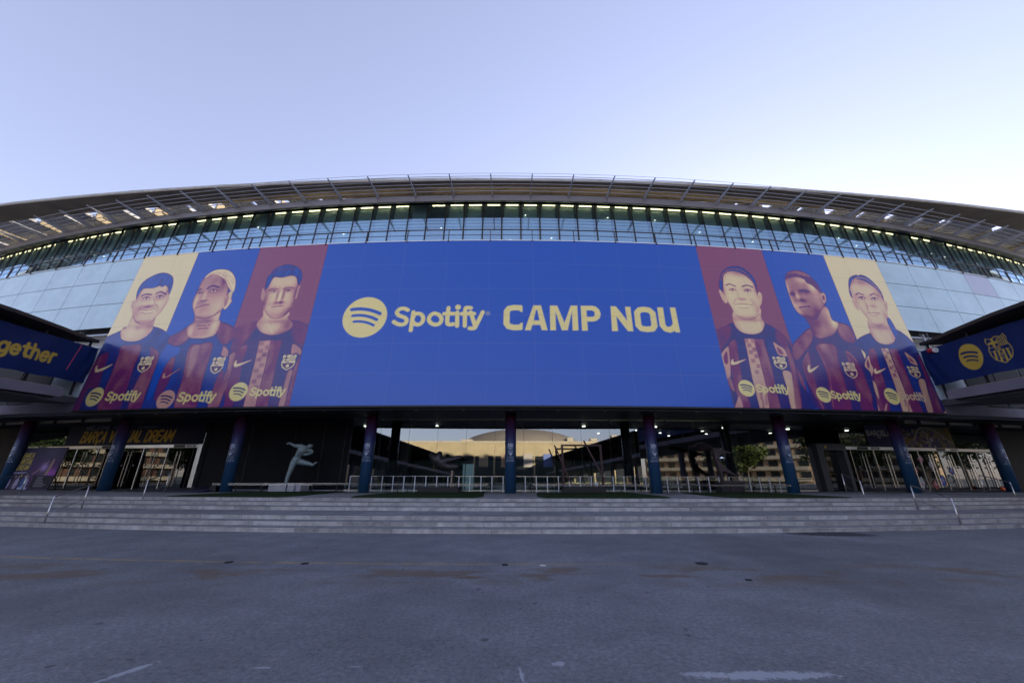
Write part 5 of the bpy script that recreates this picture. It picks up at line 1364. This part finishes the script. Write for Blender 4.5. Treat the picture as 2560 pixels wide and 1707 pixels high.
kv = [q(510, 640, 0, (.24, .19)), q(545, 540, 0, (.23, .18)), q(600, 430, 0, (.25, .19)), q(660, 335, 0, (.27, .20)), q(745, 300, 0, .12), q(800, 290, 0, .10), q(845, 275, 0, (.17, .155)), q(880, 262, 0, (.16, .145)),
      q(600, 275, -.16, .15), q(520, 270, -.22, .115), q(440, 258, -.24, .10), q(345, 215, -.22, .072), q(310, 205, -.22, .085), q(275, 205, -.22, .085),
      q(760, 370, .20, .14), q(865, 385, .26, .115), q(880, 430, .24, .11), q(780, 480, .20, .09), q(670, 490, .10, .075), q(625, 480, .06, .08),
      q(500, 690, -.13, .20), q(480, 780, -.14, .18), q(455, 900, -.14, .145), q(425, 985, -.14, .135), q(405, 1100, -.14, .11), q(392, 1190, -.14, .095), q(395, 1222, -.14, .07), q(450, 1226, -.14, .06),
      q(580, 670, .14, .20), q(670, 690, .14, .18), q(745, 700, .14, .15), q(850, 725, .14, .135), q(940, 745, .14, .095), q(985, 765, .14, .085), q(1030, 720, .14, .065), q(1095, 680, .14, .045),
      q(925, 262, 0, .06), q(850, 290, -.155, .045), q(850, 290, .155, .045)]
ke = [(0, 1), (1, 2), (2, 3), (3, 4), (4, 5), (5, 6), (6, 7), (3, 8), (8, 9), (9, 10), (10, 11), (11, 12), (12, 13), (3, 14), (14, 15), (15, 16), (16, 17), (17, 18), (18, 19),
      (0, 20), (20, 21), (21, 22), (22, 23), (23, 24), (24, 25), (25, 26), (26, 27), (0, 28), (28, 29), (29, 30), (30, 31), (31, 32), (32, 33), (33, 34), (34, 35), (7, 36), (6, 37), (6, 38)]
for base, dirx in ((13, -1), (19, -1)):                   # fingers closing into loose fists, thumb from the side
    bx, by, bz = kv[base][:3]
    for f in range(4):
        i = len(kv); yy = by + (-.06 + .04 * f)
        kv += [(bx + dirx * .07, yy, bz + .02 - .01 * f, .022), (bx + dirx * .085, yy, bz - .05, .020), (bx + dirx * .03, yy, bz - .085 + .006 * f, .018)]
        ke += [(base, i), (i, i + 1), (i + 1, i + 2)]
    i = len(kv); kv += [(bx + .02, by + .08, bz - .03, .024), (bx + dirx * .04, by + .09, bz - .075, .020)]; ke += [(base, i), (i, i + 1)]
sl = C(-4.5, -3.7, PLAT + .47)
statue = thing('footballer_statue', sl, 'green bronze statue of a footballer kicking high, on a stone plinth', 'statue', rz=ang(-4.5))
skin('figure', kv, ke, M['patina'], statue)
# shirt hem and shorts as cast cloth over the body
m = MB()
hem = [[(q(x + dx * 1.0, z, 0)[0], y, q(x, z, 0)[2]) for x, z, y in lp] for dx, lp in ((0, [(400 , 700, -.22), (600, 690, -.24), (660, 640, -.1), (660, 640, .12), (600, 720, .25), (400, 706, .2)]), (0, [(440, 560, -.22), (590, 545, -.24), (640, 520, -.1), (640, 520, .12), (590, 545, .23), (440, 560, .2)]))]
m.sweep(hem); o = m.build('shirt_hem', M['patina'], None, smooth=True); o.parent = statue; o.modifiers.new('s', 'SUBSURF').levels = 2
m = MB(); pc = C(-4.42, -3.7, 0)
def rbox(m, k0, k1, d0, d1, z0, z1):
    m.hexa([C(k0, d0, z0), C(k1, d0, z0), C(k1, d1, z0), C(k0, d1, z0), C(k0, d0, z1), C(k1, d0, z1), C(k1, d1, z1), C(k0, d1, z1)])
m = MB(); rbox(m, -4.80, -4.21, -3.2, -4.3, PLAT + .02, PLAT + .47)
pb = thing('stone_plinth', C(-4.5, -3.7, PLAT), 'pale stone block under the kicking bronze footballer', 'plinth'); part(m, 'block', 'plinth', pb, bevel=.015)
m = MB(); rbox(m, -4.205, -4.09, -3.35, -4.3, PLAT + .02, PLAT + .46); part(m, 'side_slab', 'conc_slat', pb, bevel=.01)
# diving sculpture
s2z = 1 / 397.0
def q2(x, z, y=0.0, r=.1): return ((x - 610) * s2z, y, (1280 - z) * s2z, r)
dv = [q2(620, 700, 0, (.22, .20)), q2(500, 640, 0, (.24, .2)), q2(400, 560, 0, (.18, .16)), q2(300, 500, .02, (.12, .10)), q2(245, 500, .02, .05), q2(530, 560, 0, (.24, .16)), q2(545, 480, 0, (.20, .13)), q2(540, 400, 0, (.11, .08)),
      q2(700, 770, 0, (.17, .17)), q2(830, 800, 0, (.15, .16)), q2(960, 790, .02, (.12, .13)), q2(1075, 785, .02, (.09, .10)), q2(740, 640, -.02, (.17, .15)), q2(860, 620, -.04, (.15, .13)), q2(1000, 580, -.05, (.11, .10)), q2(1140, 530, -.05, .05)]
de = [(0, 1), (1, 2), (2, 3), (3, 4), (1, 5), (5, 6), (6, 7), (0, 8), (8, 9), (9, 10), (10, 11), (0, 12), (12, 13), (13, 14), (14, 15)]
dl_ = C(-1.03, -3.7, PLAT + .33)
diver = thing('diving_sculpture', dl_, 'dark bronze sculpture of a diving goalkeeper on a thin post above a black plinth', 'sculpture', rz=ang(-1.03))
skin('diving_body', dv, de, M['dark_bronze'], diver, fat=1.75)
m = MB(); m.bar((.69, 0, 0), (.72, 0, 1.12), .10, .10); o = m.build('support_post', mat('tan_post', (.30, .22, .17), .5, .4)); o.parent = diver
m = MB(); rbox(m, -1.48, -.60, -3.1, -4.2, PLAT + .02, PLAT + .33); o = m.build('black_plinth', M['dark_box'], bevel=.012); tag(o, 'low black plinth under the diving bronze sculpture', 'plinth')
# goal frame
goal = thing('goal_sculpture', C(2.1, -3.7, PLAT), 'dark iron goal frame sculpture crossed by two slanting bars with a white ball', 'sculpture')
g0 = lambda x, z, y=25.97: Vector((x, y, z))
for nm, a, b, t in (('goal_post', g0(3.46, 1.06), g0(3.44, 3.70), .13), ('goal_post', g0(6.01, 1.06), g0(6.01, 3.70), .13), ('crossbar', g0(3.37, 3.70), g0(6.07, 3.70), .11), ('slanting_bar', g0(2.92, 3.70, 25.8), g0(3.95, 1.20, 25.7), .09), ('slanting_bar', g0(4.88, 3.99, 25.8), g0(6.05, 1.55, 25.7), .10)):
    m = MB(); m.bar(a, b, t, t); part(m, nm, 'red_iron', goal)
m = MB(); m.box((4.72, 26.0, PLAT + .16), (2.65, 1.3, .28)); m.box((4.72, 26.0, PLAT + .32), (2.0, .9, .05)); part(m, 'base', 'dark_box', goal)
m = MB(); N_ = 10; m.lathe([(.135 * math.sin(math.pi * i / N_) + .001, 1.27 - .135 * math.cos(math.pi * i / N_)) for i in range(N_ + 1)], (5.49, 25.62), 20); part(m, 'ball', 'ball', goal, smooth=True)
# hooked steel sculpture
s3z = 1 / 350.0
hk = thing('hooked_sculpture', C(5.35, -3.9, PLAT), 'tall hooked sculpture of curved purple-brown steel plates holding a polished ball', 'sculpture', rz=ang(5.35))
def hp(x, z, y=0.0): return ((x - 1000) * s3z, y, (1320 - z) * s3z + .62)
def plate(pts, name, th, y0=0.0):
    c = catmull([(hp(*p)[0], hp(*p)[2]) for p in pts]); m = MB(); m.prism([(x, y0 - th / 2, z) for x, z in c], (0, th, 0)); o = m.build(name, M['corten']); o.parent = hk; return o
plate([(830, 545), (920, 548), (1000, 565), (1150, 612), (1285, 656), (1180, 655), (1050, 668), (960, 720), (925, 800), (955, 875), (1060, 980), (1200, 1090), (1298, 1172), (1220, 1150), (1100, 1105), (968, 1072), (965, 1200), (1000, 1282), (1300, 1276), (1585, 1312), (1300, 1325), (980, 1325), (935, 1300), (930, 1150), (895, 1060), (860, 860), (835, 700)], 'upright_plate', .30)
m = MB(); ra, rb = [], []
for (x, z, y) in ((260, 500, -.55), (400, 440, -.5), (550, 428, -.42), (700, 470, -.3), (850, 545, -.1)): ra.append(hp(x, z, y))
for (x, z, y) in ((270, 506, .1), (440, 525, .2), (590, 560, .25), (730, 578, .2), (850, 556, .1)): rb.append(hp(x, z, y))
for a, b in ((ra, rb),):
    i = m.pts(a + b + [(x, y, z - .04) for x, y, z in a] + [(x, y, z - .04) for x, y, z in b]); n = 5
    for t in range(4): m.face([i + t, i + t + 1, i + n + t + 1, i + n + t]); m.face([i + 2 * n + t, i + 3 * n + t, i + 3 * n + t + 1, i + 2 * n + t + 1]); m.face([i + t, i + 2 * n + t, i + 2 * n + t + 1, i + t + 1]); m.face([i + n + t, i + n + t + 1, i + 3 * n + t + 1, i + 3 * n + t])
    m.face([i, i + n, i + 3 * n, i + 2 * n]); m.face([i + 4, i + 2 * n + 4, i + 3 * n + 4, i + n + 4])
o = m.build('hood_plate', M['corten']); o.parent = hk
m = MB(); cx_, _, cz_ = hp(975, 780); N_ = 14; m.lathe([(.225 * math.sin(math.pi * i / N_) + .001, cz_ - .225 * math.cos(math.pi * i / N_)) for i in range(N_ + 1)], (cx_, -.22), 28); o = m.build('polished_ball', M['chrome'], smooth=True); o.parent = hk
m = MB(); m.box((.25, 0, .31), (1.5, .7, .62)); o = m.build('pedestal', M['dark_box']); o.parent = hk

# ------------------------------------------------------------------ rails
def guard(k0, k1, skew, label):
    g = thing('guard_rail', C((k0 + k1) / 2, -2.6, PLAT), label, 'railing', 'low rails round the lawns'); zt = PLAT + .50
    F0, F1, B0, B1 = (k0, -2.35), (k1, -2.35), (k0 + skew[0], -4.75), (k1 + skew[1], -4.75)
    for a, b in ((F0, F1), (B0, B1), (F0, B0), (F1, B1)):
        m = MB(); pts = [C(a[0] + (b[0] - a[0]) * t / 6, a[1] + (b[1] - a[1]) * t / 6, zt) for t in range(7)]
        for p_, q_ in zip(pts, pts[1:]): m.bar(p_, q_, .05, .022); m.bar(p_ - Vector((0, 0, .07)), q_ - Vector((0, 0, .07)), .03, .015)
        part(m, 'rail', 'steel_rail', g)
    for a, b, n in ((F0, F1, 4), (B0, B1, 4)):
        for t in range(n + 1):
            k, d = a[0] + (b[0] - a[0]) * t / n, a[1]; m = MB(); m.bar(C(k, d, PLAT), C(k, d, zt - .01), .05, .05); part(m, 'post', 'black', g)
guard(-5.88, -3.62, (.55, .70), 'low black rail with pale top round the kicking bronze footballer')
guard(-2.42, 0.02, (-.05, .0), 'low black rail with pale top round the diving bronze sculpture')
guard(0.98, 3.38, (.0, .12), 'low black rail with pale top round the iron goal frame')
guard(4.62, 6.62, (-.5, .0), 'low black rail with pale top round the hooked steel sculpture')

def handrail(f, b, hf, hb, label, ext=(0, 0)):
    f, b = Vector(f), Vector(b); tf, tb = f + Vector((0, 0, hf)), b + Vector((0, 0, hb)); d = (tb - tf).normalized()
    h = thing('stair_handrail', (f + b) / 2, label, 'handrail', 'steel handrails on the steps'); r = .024
    m = MB(); m.tube([tf + Vector((0, 0, -.06)), tf + d * .06 + Vector((0, 0, .0))] + [tf + d * ((tb - tf).length * t / 5) for t in range(1, 5)] + [tb - d * .06, tb + Vector((0, 0, -.06))], r + .004, 10); part(m, 'top_rail', 'steel_rail', h, smooth=True)
    m = MB(); m.tube([f + Vector((0, 0, hf * .42)), b + Vector((0, 0, hb * .42))], .012, 8); part(m, 'lower_rail', 'steel_rail', h, smooth=True)
    for p_, t_ in ((f, tf), (b, tb)):
        m = MB(); m.tube([p_ - Vector((0, 0, .05)), t_ - Vector((0, 0, .04))], r, 10); part(m, 'post', 'steel_bright', h, smooth=True)
    return h
handrail((-16.70, 14.91, 0), (-18.29, 17.53, 2 * RISE + .13), 1.00, .97, 'steel handrail on the lower steps, below the leaning dark poster')
handrail((16.25, 14.9, 0), (18.23, 18.24, .385), 1.00, 1.04, 'steel handrail on the lower steps, below the colourful map mural')
handrail((-17.83, 19.76, .385), (-20.08, 23.52, PLAT), 1.14, 1.14, 'steel handrail on the upper steps, in front of the tilted colourful display board')
handrail((17.85, 20.37, .385), (20.37, 24.39, PLAT), 1.17, 1.18, 'steel handrail on the upper steps, in front of the dark entry portal')
handrail((-26.7, 20.6, .385), (-29.63, 24.56, PLAT), 1.10, 1.12, 'steel handrail on the upper steps, in front of the leaning dark poster')
handrail((27.71, 22.12, .385), (31.2, 26.4, PLAT), 1.10, 1.12, 'steel handrail on the upper steps, beside the column next to the small orange bag')

bal = thing('glass_balustrade', C(1.8, -4.15, PLAT), 'long waist-high glass balustrade with pale steel posts in front of the lobby glass', 'balustrade')
KB = frange(-3.12, 7.0, .2455)
m = MB()
for a, b in zip(KB, KB[1:]): m.bar(C(a, -4.15, PLAT + .97), C(b, -4.15, PLAT + .97), .05, .03)
part(m, 'top_rail', 'steel_rail', bal)
for a, b in zip(KB, KB[1:]):
    m = MB(); m.bar(C(a, -4.11, PLAT), C(a, -4.11, PLAT + .97), .055, .02, up=Vector((0, 1, 0))); part(m, 'post', mat('pale_post', (.62, .66, .72), .35, .3) if a == KB[0] else bpy.data.materials['pale_post'], bal)
m = MB()
for a, b in zip(KB, KB[1:]): m.poly([C(a + .02, -4.15, PLAT + .06), C(b - .02, -4.15, PLAT + .06), C(b - .02, -4.15, PLAT + .93), C(a + .02, -4.15, PLAT + .93)])
part(m, 'glass_panes', 'glass_clear', bal)

# ------------------------------------------------------------------ signs and boards
def ring_print(P, name, off, m, parent, k_of_u, z0):
    def pos(U, V):
        a = (k_of_u * PW + X0 + U) / RAD; r = RAD - 5.4 + off
        return np.stack([r * np.sin(a), YC - r * np.cos(a), z0 + V], 2)
    return P.mesh(name, pos, m, parent)
def sign(name, k0, k1, z0, z1, P, label, cat):
    root = thing(name, C((k0 + k1) / 2, -5.2, z0), label, cat)
    m = MB(); wslab(m, k0, k1, z0, z1, .015, .055, .4); part(m, 'board', 'black', root)
    ring_print(P, 'printed_face', .060, M['sign_print'], root, k0, z0); return root
Wd = (-7.45 + 11.98) * PW
P = Print(0, Wd, 0, 1.68, .025, (.012, .014, .034))
P.text('BARÇA VIRTUAL DREAM', (-11.42 + 11.98) * PW, .26, .78, (.42, .24, .022), wd=3.02 * PW, slant=.22, bold=.2)
P.text('WELCOME TO THE', (-11.37 + 11.98) * PW, 1.24, .27, (.24, .24, .27), wd=1.55 * PW, slant=.22, bold=.13)
P.text('US / BENVINGUTS', (-9.55 + 11.98) * PW, 1.26, .15, (.14, .14, .16), wd=.62 * PW, slant=.22, bold=.15)
sign('welcome_sign', -11.98, -7.45, 3.97, 5.64, P, 'dark sign with slanted yellow and white capitals above the entrance doors', 'sign')
P = Print(0, 1.0 * PW, 0, 1.68, .02, (.028, .027, .075))
P.text('BARÇA PREMIUM PARTNERS', .08, 1.45, .10, (.10, .11, .22), wd=2.5, bold=.2); P.text('BUSINESS DEVELOPMENT', .08, 1.27, .10, (.10, .11, .22), wd=2.5, bold=.2)
P.text('BARCELONA', .10, .86, .34, (.30, .29, .27), wd=3.1, bold=.30); P.line([(1.02, .9), (1.12, .72), (1.35, .68)], .09, (.30, .29, .27), smooth=True)
sign('city_sign', 10.03, 11.0, 3.97, 5.64, P, 'dark blue sign with rounded pale capitals beside the map mural', 'sign')
Wm = 2.05 * PW
P = Print(0, Wm, 0, 1.68, .02, (.010, .012, .05))
P.poly([(0, 0), (Wm, 0), (Wm, 1.1), (5.6, 1.5), (4.6, 1.66), (3.6, 1.66), (2.7, 1.55), (2.2, 1.1), (1.9, .75), (1.2, .62), (.3, .72), (0, .7)], (.115, .10, .085))
P.poly([(3.7, 1.66), (4.6, 1.55), (5.4, 1.1), (6.1, .5), (Wm, .3), (Wm, 1.68)], (.16, .115, .03)); P.poly([(3.0, 1.68), (3.6, 1.5), (4.8, 1.6), (5.6, 1.3), (5.2, 1.68)], (.07, .10, .055))
P.poly([(.0, .72), (.6, .6), (1.1, .62), (1.0, .45), (.3, .4), (0, .4)], (.20, .055, .035)); P.poly([(1.0, .62), (1.7, .72), (1.6, .5), (1.1, .42)], (.16, .12, .03))
pc_ = [(.03, .03, .10), (.09, .07, .10), (.17, .05, .04), (.22, .20, .17), (.05, .06, .05), (.14, .11, .05), (.05, .05, .16)]
for i in range(150):
    u = .2 + 5.2 * RNG.random(); v = .05 + 1.3 * RNG.random() * min(1, .35 + abs(math.sin(u * .62)))
    if u > 4.8 and v > .7: continue
    s_ = .08 + .13 * RNG.random(); an = RNG.random() * 3
    P.poly([(u + s_ * 1.2 * math.cos(an + t * 1.57 + .4 * RNG.random()), v + s_ * math.sin(an + t * 1.57)) for t in range(4)], pc_[int(RNG.integers(0, 7))], smooth=False)
for i in range(46):
    u = .3 + 5.2 * RNG.random(); v = .1 + 1.1 * RNG.random(); an = RNG.random() * 6.3; P.line([(u, v), (u + .5 * math.cos(an), v + .4 * math.sin(an))], .022, (.30, .27, .22))
P.line([(1.9, .62), (2.3, 1.1), (2.8, 1.5), (3.6, 1.56), (4.5, 1.3), (5.3, .8), (6.1, .35)], .13, (.24, .20, .15), smooth=True)
P.disc((3.75, .62), .20, (.03, .03, .12)); P.poly([(3.56, .58), (3.94, .58), (3.78, .10)], (.03, .03, .12), smooth=False); P.disc((3.75, .62), .145, (.36, .38, .42)); P.line([(3.70, .62), (3.80, .62)], .10, (.12, .14, .22))
sign('map_mural', 11.0, 13.05, 3.97, 5.64, P, 'colourful printed street map mural above the entrance doors', 'mural')
# leaning poster board
P = Print(0, 4.45, 0, 2.86, .02, (.022, .020, .045))
P.glow((3.3, 1.2), 1.5, 1.0, (.11, .03, .15), .8); P.glow((3.95, 1.1), .7, .28, (.34, .08, .42), .9); P.glow((3.2, 2.5), .8, .5, (.05, .05, .10), .8)
for i, tx in enumerate(('BARÇA', 'VIRTUAL', 'DREAM')): P.text(tx, .52, 2.16 - i * .42, .32, (.45, .34, .05), wd=(.98, 1.15, 1.05)[i], slant=.12, bold=.15)
P.line([(.42, 1.12), (.62, 1.12)], .10, (.25, .22, .34)); P.line([(.70, 1.12), (1.16, 1.12)], .10, (.25, .22, .34)); P.line([(1.24, 1.12), (1.70, 1.12)], .10, (.25, .22, .34))
P.poly([(2.7, 1.1), (3.0, 1.75), (3.3, 2.0), (3.55, 1.9), (3.6, 1.5), (3.45, 1.0)], (.05, .04, .06)); P.poly([(3.45, 1.05), (3.55, 1.6), (3.62, 2.05), (3.75, 2.0), (3.78, 1.5), (3.7, 1.0)], (.30, .19, .15)); P.glow((3.1, 1.5), .30, .26, (.40, .24, .60), .95); P.line([(2.3, 1.05), (2.8, 1.4), (3.25, 1.9)], .09, (.26, .17, .14))
P.poly([(2.6, .1), (4.4, .1), (4.4, .95), (2.55, .95)], (.012, .012, .022), smooth=False)
for i in range(7): P.line([(2.95, .84 - i * .10), (2.95 + (.55, .5, .62, .7, .8, 1.1, .9)[i], .84 - i * .10)], .045, (.17, .17, .20))
for x_, c_ in ((.35, (.30, .26, .42)), (.85, (.045, .04, .06)), (1.15, (.28, .25, .36)), (1.75, (.03, .08, .22)), (2.05, (.27, .27, .40))):
    P.poly([(x_ - .16, .12), (x_ + .16, .12), (x_ + .2, .55), (x_ + .03, .78), (x_ - .16, .6)], c_); P.disc((x_ + .02, .86), .075, (.26, .18, .15))
P.line([(1.6, .10), (2.35, .10)], .14, (.30, .32, .46)); P.disc((1.35, .93), .06, (.45, .36, .05))
tl, br_ = C(-11.72, -2.5, PLAT), C(-10.27, -2.5, PLAT); ux = (br_ - tl).normalized(); nx = Vector((ux.y, -ux.x, 0))
poster = thing('poster_board', (tl + br_) / 2, 'large dark purple poster with yellow title leaning before the entrance doors', 'poster')
def ppos(U, V):
    o = np.empty((*U.shape, 3))
    for c in range(3): o[..., c] = tl[c] + ux[c] * U - nx[c] * (.10 * V - .03)
    o[..., 2] += .01 + V; return o
P.mesh('printed_face', ppos, M['sign_print'], poster)
m = MB(); m.prism([tl - nx * -.02 + Vector((0, 0, .0)), tl + ux * 4.45 + nx * .02, tl + ux * 4.45 - nx * (.286 - .02) + Vector((0, 0, 2.87)), tl - nx * (.286 - .02) + Vector((0, 0, 2.87))], -nx * .05); part(m, 'board', 'black', poster)
m = MB(); m.bar(tl + ux * 1 - nx * 1.0, tl + ux * 1 - nx * .3 + Vector((0, 0, 2.3)), .05, .05); m.bar(tl + ux * 3.4 - nx * 1.0, tl + ux * 3.4 - nx * .3 + Vector((0, 0, 2.3)), .05, .05); part(m, 'stay', 'dark_steel', poster)
# tilted display board on the platform
P = Print(0, 6.6, 0, 2.2, .03, (.05, .045, .10))
for i in range(26):
    u = 6.6 * RNG.random(); v = 2.2 * RNG.random(); P.line([(u, v), (u + 1.4 * RNG.random() + .3, v + .3 * RNG.normal())], .05 + .08 * RNG.random(), [(.16, .05, .24), (.30, .22, .03), (.05, .06, .22), (.22, .20, .26), (.03, .03, .05)][int(RNG.integers(0, 5))])
P.disc((3.6, 1.75), .34, (.34, .22, .30)); P.glow((3.5, 1.8), .2, .2, (.45, .35, .40), .8)
da, db = C(-8.05, -1.9, PLAT), C(-5.95, -1.55, PLAT); du = (db - da).normalized(); dn = Vector((-du.y, du.x, 0))
disp = thing('display_board', (da + db) / 2, 'low tilted display board with purple and yellow streaks lying before the doors', 'display board')
def dpos(U, V):
    o = np.empty((*U.shape, 3)); rise = .04 + .30 * (V / 2.2) * (U / 6.6) ** .7
    for c in range(3): o[..., c] = da[c] + du[c] * U + dn[c] * V
    o[..., 2] += rise; return o
P.mesh('printed_face', dpos, M['sign_print'], disp)
m = MB(); w0 = 2.2; m.hexa([da, db, db + dn * w0, da + dn * w0, da + Vector((0, 0, .03)), db + Vector((0, 0, .03)), db + dn * w0 + Vector((0, 0, .32)), da + dn * w0 + Vector((0, 0, .03))]); part(m, 'base', 'black', disp)
m = MB(); m.box(C(-5.86, -2.6, PLAT + .19), (.34, .8, .38), .25); part(m, 'end_block', 'black', disp)
m = MB(); p = C(13.75, -4.6, PLAT); m.lathe([(.02, PLAT), (.13, PLAT + .02), (.15, PLAT + .12), (.10, PLAT + .24), (.04, PLAT + .30), (.05, PLAT + .33)], (p.x, p.y), 14); o = m.build('plastic_bag', M['orange'], smooth=True); tag(o, 'small orange bag left on the floor before the doors', 'bag')

# covers in the plaza
def cover(x, y, r, m_, label):
    r *= .78
    m = MB(); m.lathe([(r, .004), (r, .012), (r * .93, .014), (r * .9, .010), (r * .2, .011)], (0, 0), 28); m.v = [(a + x, b + y, c) for a, b, c in m.v]
    o = m.build('manhole_cover', M[m_], origin=(x, y, 0)); tag(o, label, 'manhole cover', 'covers in the plaza')
cover(-.11, 8.98, .085, 'manhole', 'small dark iron cover just below the yellow line, beside the brown stain'); cover(.68, 8.9, .09, 'pale_cover', 'small pale round cover in the plaza near the yellow line')
cover(4.09, 9.13, .16, 'manhole', 'larger dark round cover in the plaza right of the pale one'); cover(-4.34, 9.07, .10, 'manhole', 'small dark iron cover on the worn yellow line, second from its brighter end'); cover(-6.03, 9.19, .11, 'manhole', 'small dark iron cover on the brighter end of the yellow line'); cover(4.29, 7.78, .07, 'manhole', 'tiny dark cover nearest the camera in the plaza')

# ------------------------------------------------------------------ what the glass mirrors: arena, flats and trees across the plaza
arena = thing('arena', (2.5, -47, 0), 'ochre stone arena with a shallow dome, mirrored in the lobby glass', 'building')
m = MB(); m.box((2, -57, 5.15), (90, 20, 10.3)); part(m, 'wall', 'stone_sun', arena)
m = MB(); m.sweep([[Vector((x, -46.9, 10.0)), Vector((x, -47.3, 10.0)), Vector((x, -47.3, 10.5)), Vector((x, -46.9, 10.5))] for x in (-43.1, 47.1)]); part(m, 'cornice', 'apt_pale', arena)
m = MB(); N_ = 10; m.lathe([(19.0 * math.cos(R_(90 * i / N_)) + .01, 9.4 + 6.0 * math.sin(R_(90 * i / N_))) for i in range(N_ + 1)], (3.2, -66), 48); part(m, 'dome', 'dome', arena, smooth=True)
for i in range(16):
    x = -38 + i * 5.2; m = MB(); m.box((x, -46.96, 3.5), (4.7, .12, 6.4)); part(m, 'window', 'win_dark', arena)  # panes enlarged into a dark band that stands in for shade on the stone
for i, (x, c_) in enumerate(((-7, (.4, .32, .2)), (-1.2, (.45, .3, .2)), (4.6, (.5, .45, .4)), (9.8, (.16, .22, .5)), (14.8, (.4, .2, .15)))):
    m = MB(); m.box((x, -46.84, 5.6), (2.4, .06, 3.2)); part(m, 'wall_poster', mat('poster_print_%d' % i, c_, .7), arena)
for x, w_, h_ in ((16.5, 1.6, 1.5), (23, 1.8, 1.3), (30, 4, 2.2), (-12, 3, 1.0)):
    m = MB(); m.box((x, -52, 10.3 + h_ / 2), (w_, 2, h_)); part(m, 'roof_box', 'apt_pale', arena)
def flats(x, y, rz, wd, dp, fl, mt, label):
    b = thing('apartment_block', (x, y, 0), label, 'building', 'flats across the plaza', rz=rz); h = fl * 3.0 + 1
    m = MB(); m.box((0, 0, h / 2), (wd, dp, h)); o = part_local(m, 'wall', mt, b)
    nb = int(wd // 3.4)
    for f in range(fl):
        m = MB(); m.box((0, dp / 2 + .55, 1.0 + f * 3.0), (wd * .96, 1.1, .95)); part_local(m, 'balcony', 'apt_pale', b)
        for i in range(nb):
            m = MB(); m.box((-wd / 2 + (i + .5) * wd / nb, dp / 2 + .02, 2.35 + f * 3.0), (wd / nb * .62, .1, 1.5)); part_local(m, 'window', 'win_dark', b)
def part_local(mb, name, mt, parent):
    o = mb.build(name, M[mt]); o.parent = parent; return o
flats(88, -58, R_(50), 46, 14, 7, 'apt', 'brick apartment block with pale balconies mirrored in the lobby glass')
flats(128, -20, R_(80), 40, 14, 6, 'apt', 'brick apartment block beyond the trees, mirrored in the entrance doors')
flats(-122, 8, R_(-92), 70, 14, 5, 'apt_red', 'long brick apartment block mirrored above the doors under the dark sign')
def tree_mesh(seed, mt, h, cr, n=1500):
    rg = np.random.default_rng(seed); m = MB(); m.tube([(0, 0, 0), (.05, .02, h * .3), (.02, -.05, h * .55), (0, 0, h * .8)], [.22, .18, .12, .04], 9)
    for i in range(9):
        a = i * 2.4; z = h * (.35 + .045 * i); L_ = cr * (.75 - .04 * i); m.tube([(0, 0, z), (L_ * .5 * math.cos(a), L_ * .5 * math.sin(a), z + .6), (L_ * math.cos(a), L_ * math.sin(a), z + 1.1)], [.09, .06, .02], 6)
    cl = [(rg.normal(0, cr * .42), rg.normal(0, cr * .42), h * (.68 + rg.normal(0, .13)), cr * (.3 + .25 * rg.random())) for _ in range(26)]
    lf = MB()
    for _ in range(n):
        c_ = cl[int(rg.integers(0, len(cl)))]; v = rg.normal(0, 1, 3); v /= np.linalg.norm(v); r = c_[3] * rg.random() ** .4
        p = Vector((c_[0] + v[0] * r, c_[1] + v[1] * r, c_[2] + v[2] * r * .8)); a = Vector(rg.normal(0, 1, 3)).normalized(); b = a.cross(Vector(rg.normal(0, 1, 3))).normalized(); s = .16 + .2 * rg.random()
        lf.poly([p - a * s - b * s * .5, p + a * s * .2 - b * s * .6, p + a * s, p + b * s * .6])
    return m, lf
protos = []
for sd, mt, h, cr, lab in ((3, 'leaf', 8.5, 3.2, 'sunlit yellowish street tree'), (5, 'leaf2', 10, 4.0, 'dark green plaza tree')):
    t = thing('tree', (0, 0, 0), lab + ' mirrored in the stadium glass', 'tree', 'trees across the plaza'); a, b = tree_mesh(sd, mt, h, cr)
    o = a.build('trunk', M['bark']); o.parent = t; o = b.build('crown', M[mt], fix=False); o.parent = t; protos.append(t)
spots = [(0, 46, -3), (0, 53, -13), (0, 60, -24), (0, 68, -33), (1, 66, -6), (1, 76, -12), (1, 84, 2), (1, 92, -8), (0, 58, 3), (1, 72, 6), (0, -52, -4), (1, -62, -12), (0, -70, 1), (1, -80, -8), (0, 78, -42), (1, 100, 6), (1, 78, 14), (1, 88, 20), (1, 98, 16), (1, 110, 12), (1, 84, 27), (1, 96, 30), (1, -76, 10), (1, -84, 16), (1, -90, 4), (1, -98, 12), (1, -80, 24), (1, -94, 26), (0, -72, -10), (1, -88, -16)]
first = {0: True, 1: True}
for i, (ti, x, y) in enumerate(spots):
    src = protos[ti]
    if first[ti]: t = src; first[ti] = False
    else:
        t = src.copy(); COL.objects.link(t)
        for ch in list(src.children): c = ch.copy(); COL.objects.link(c); c.parent = t
    t.location = (x, y, 0); t.rotation_euler = (0, 0, i * 1.7); t.scale = (1, 1, .85 + .3 * ((i * 37) % 10) / 10)
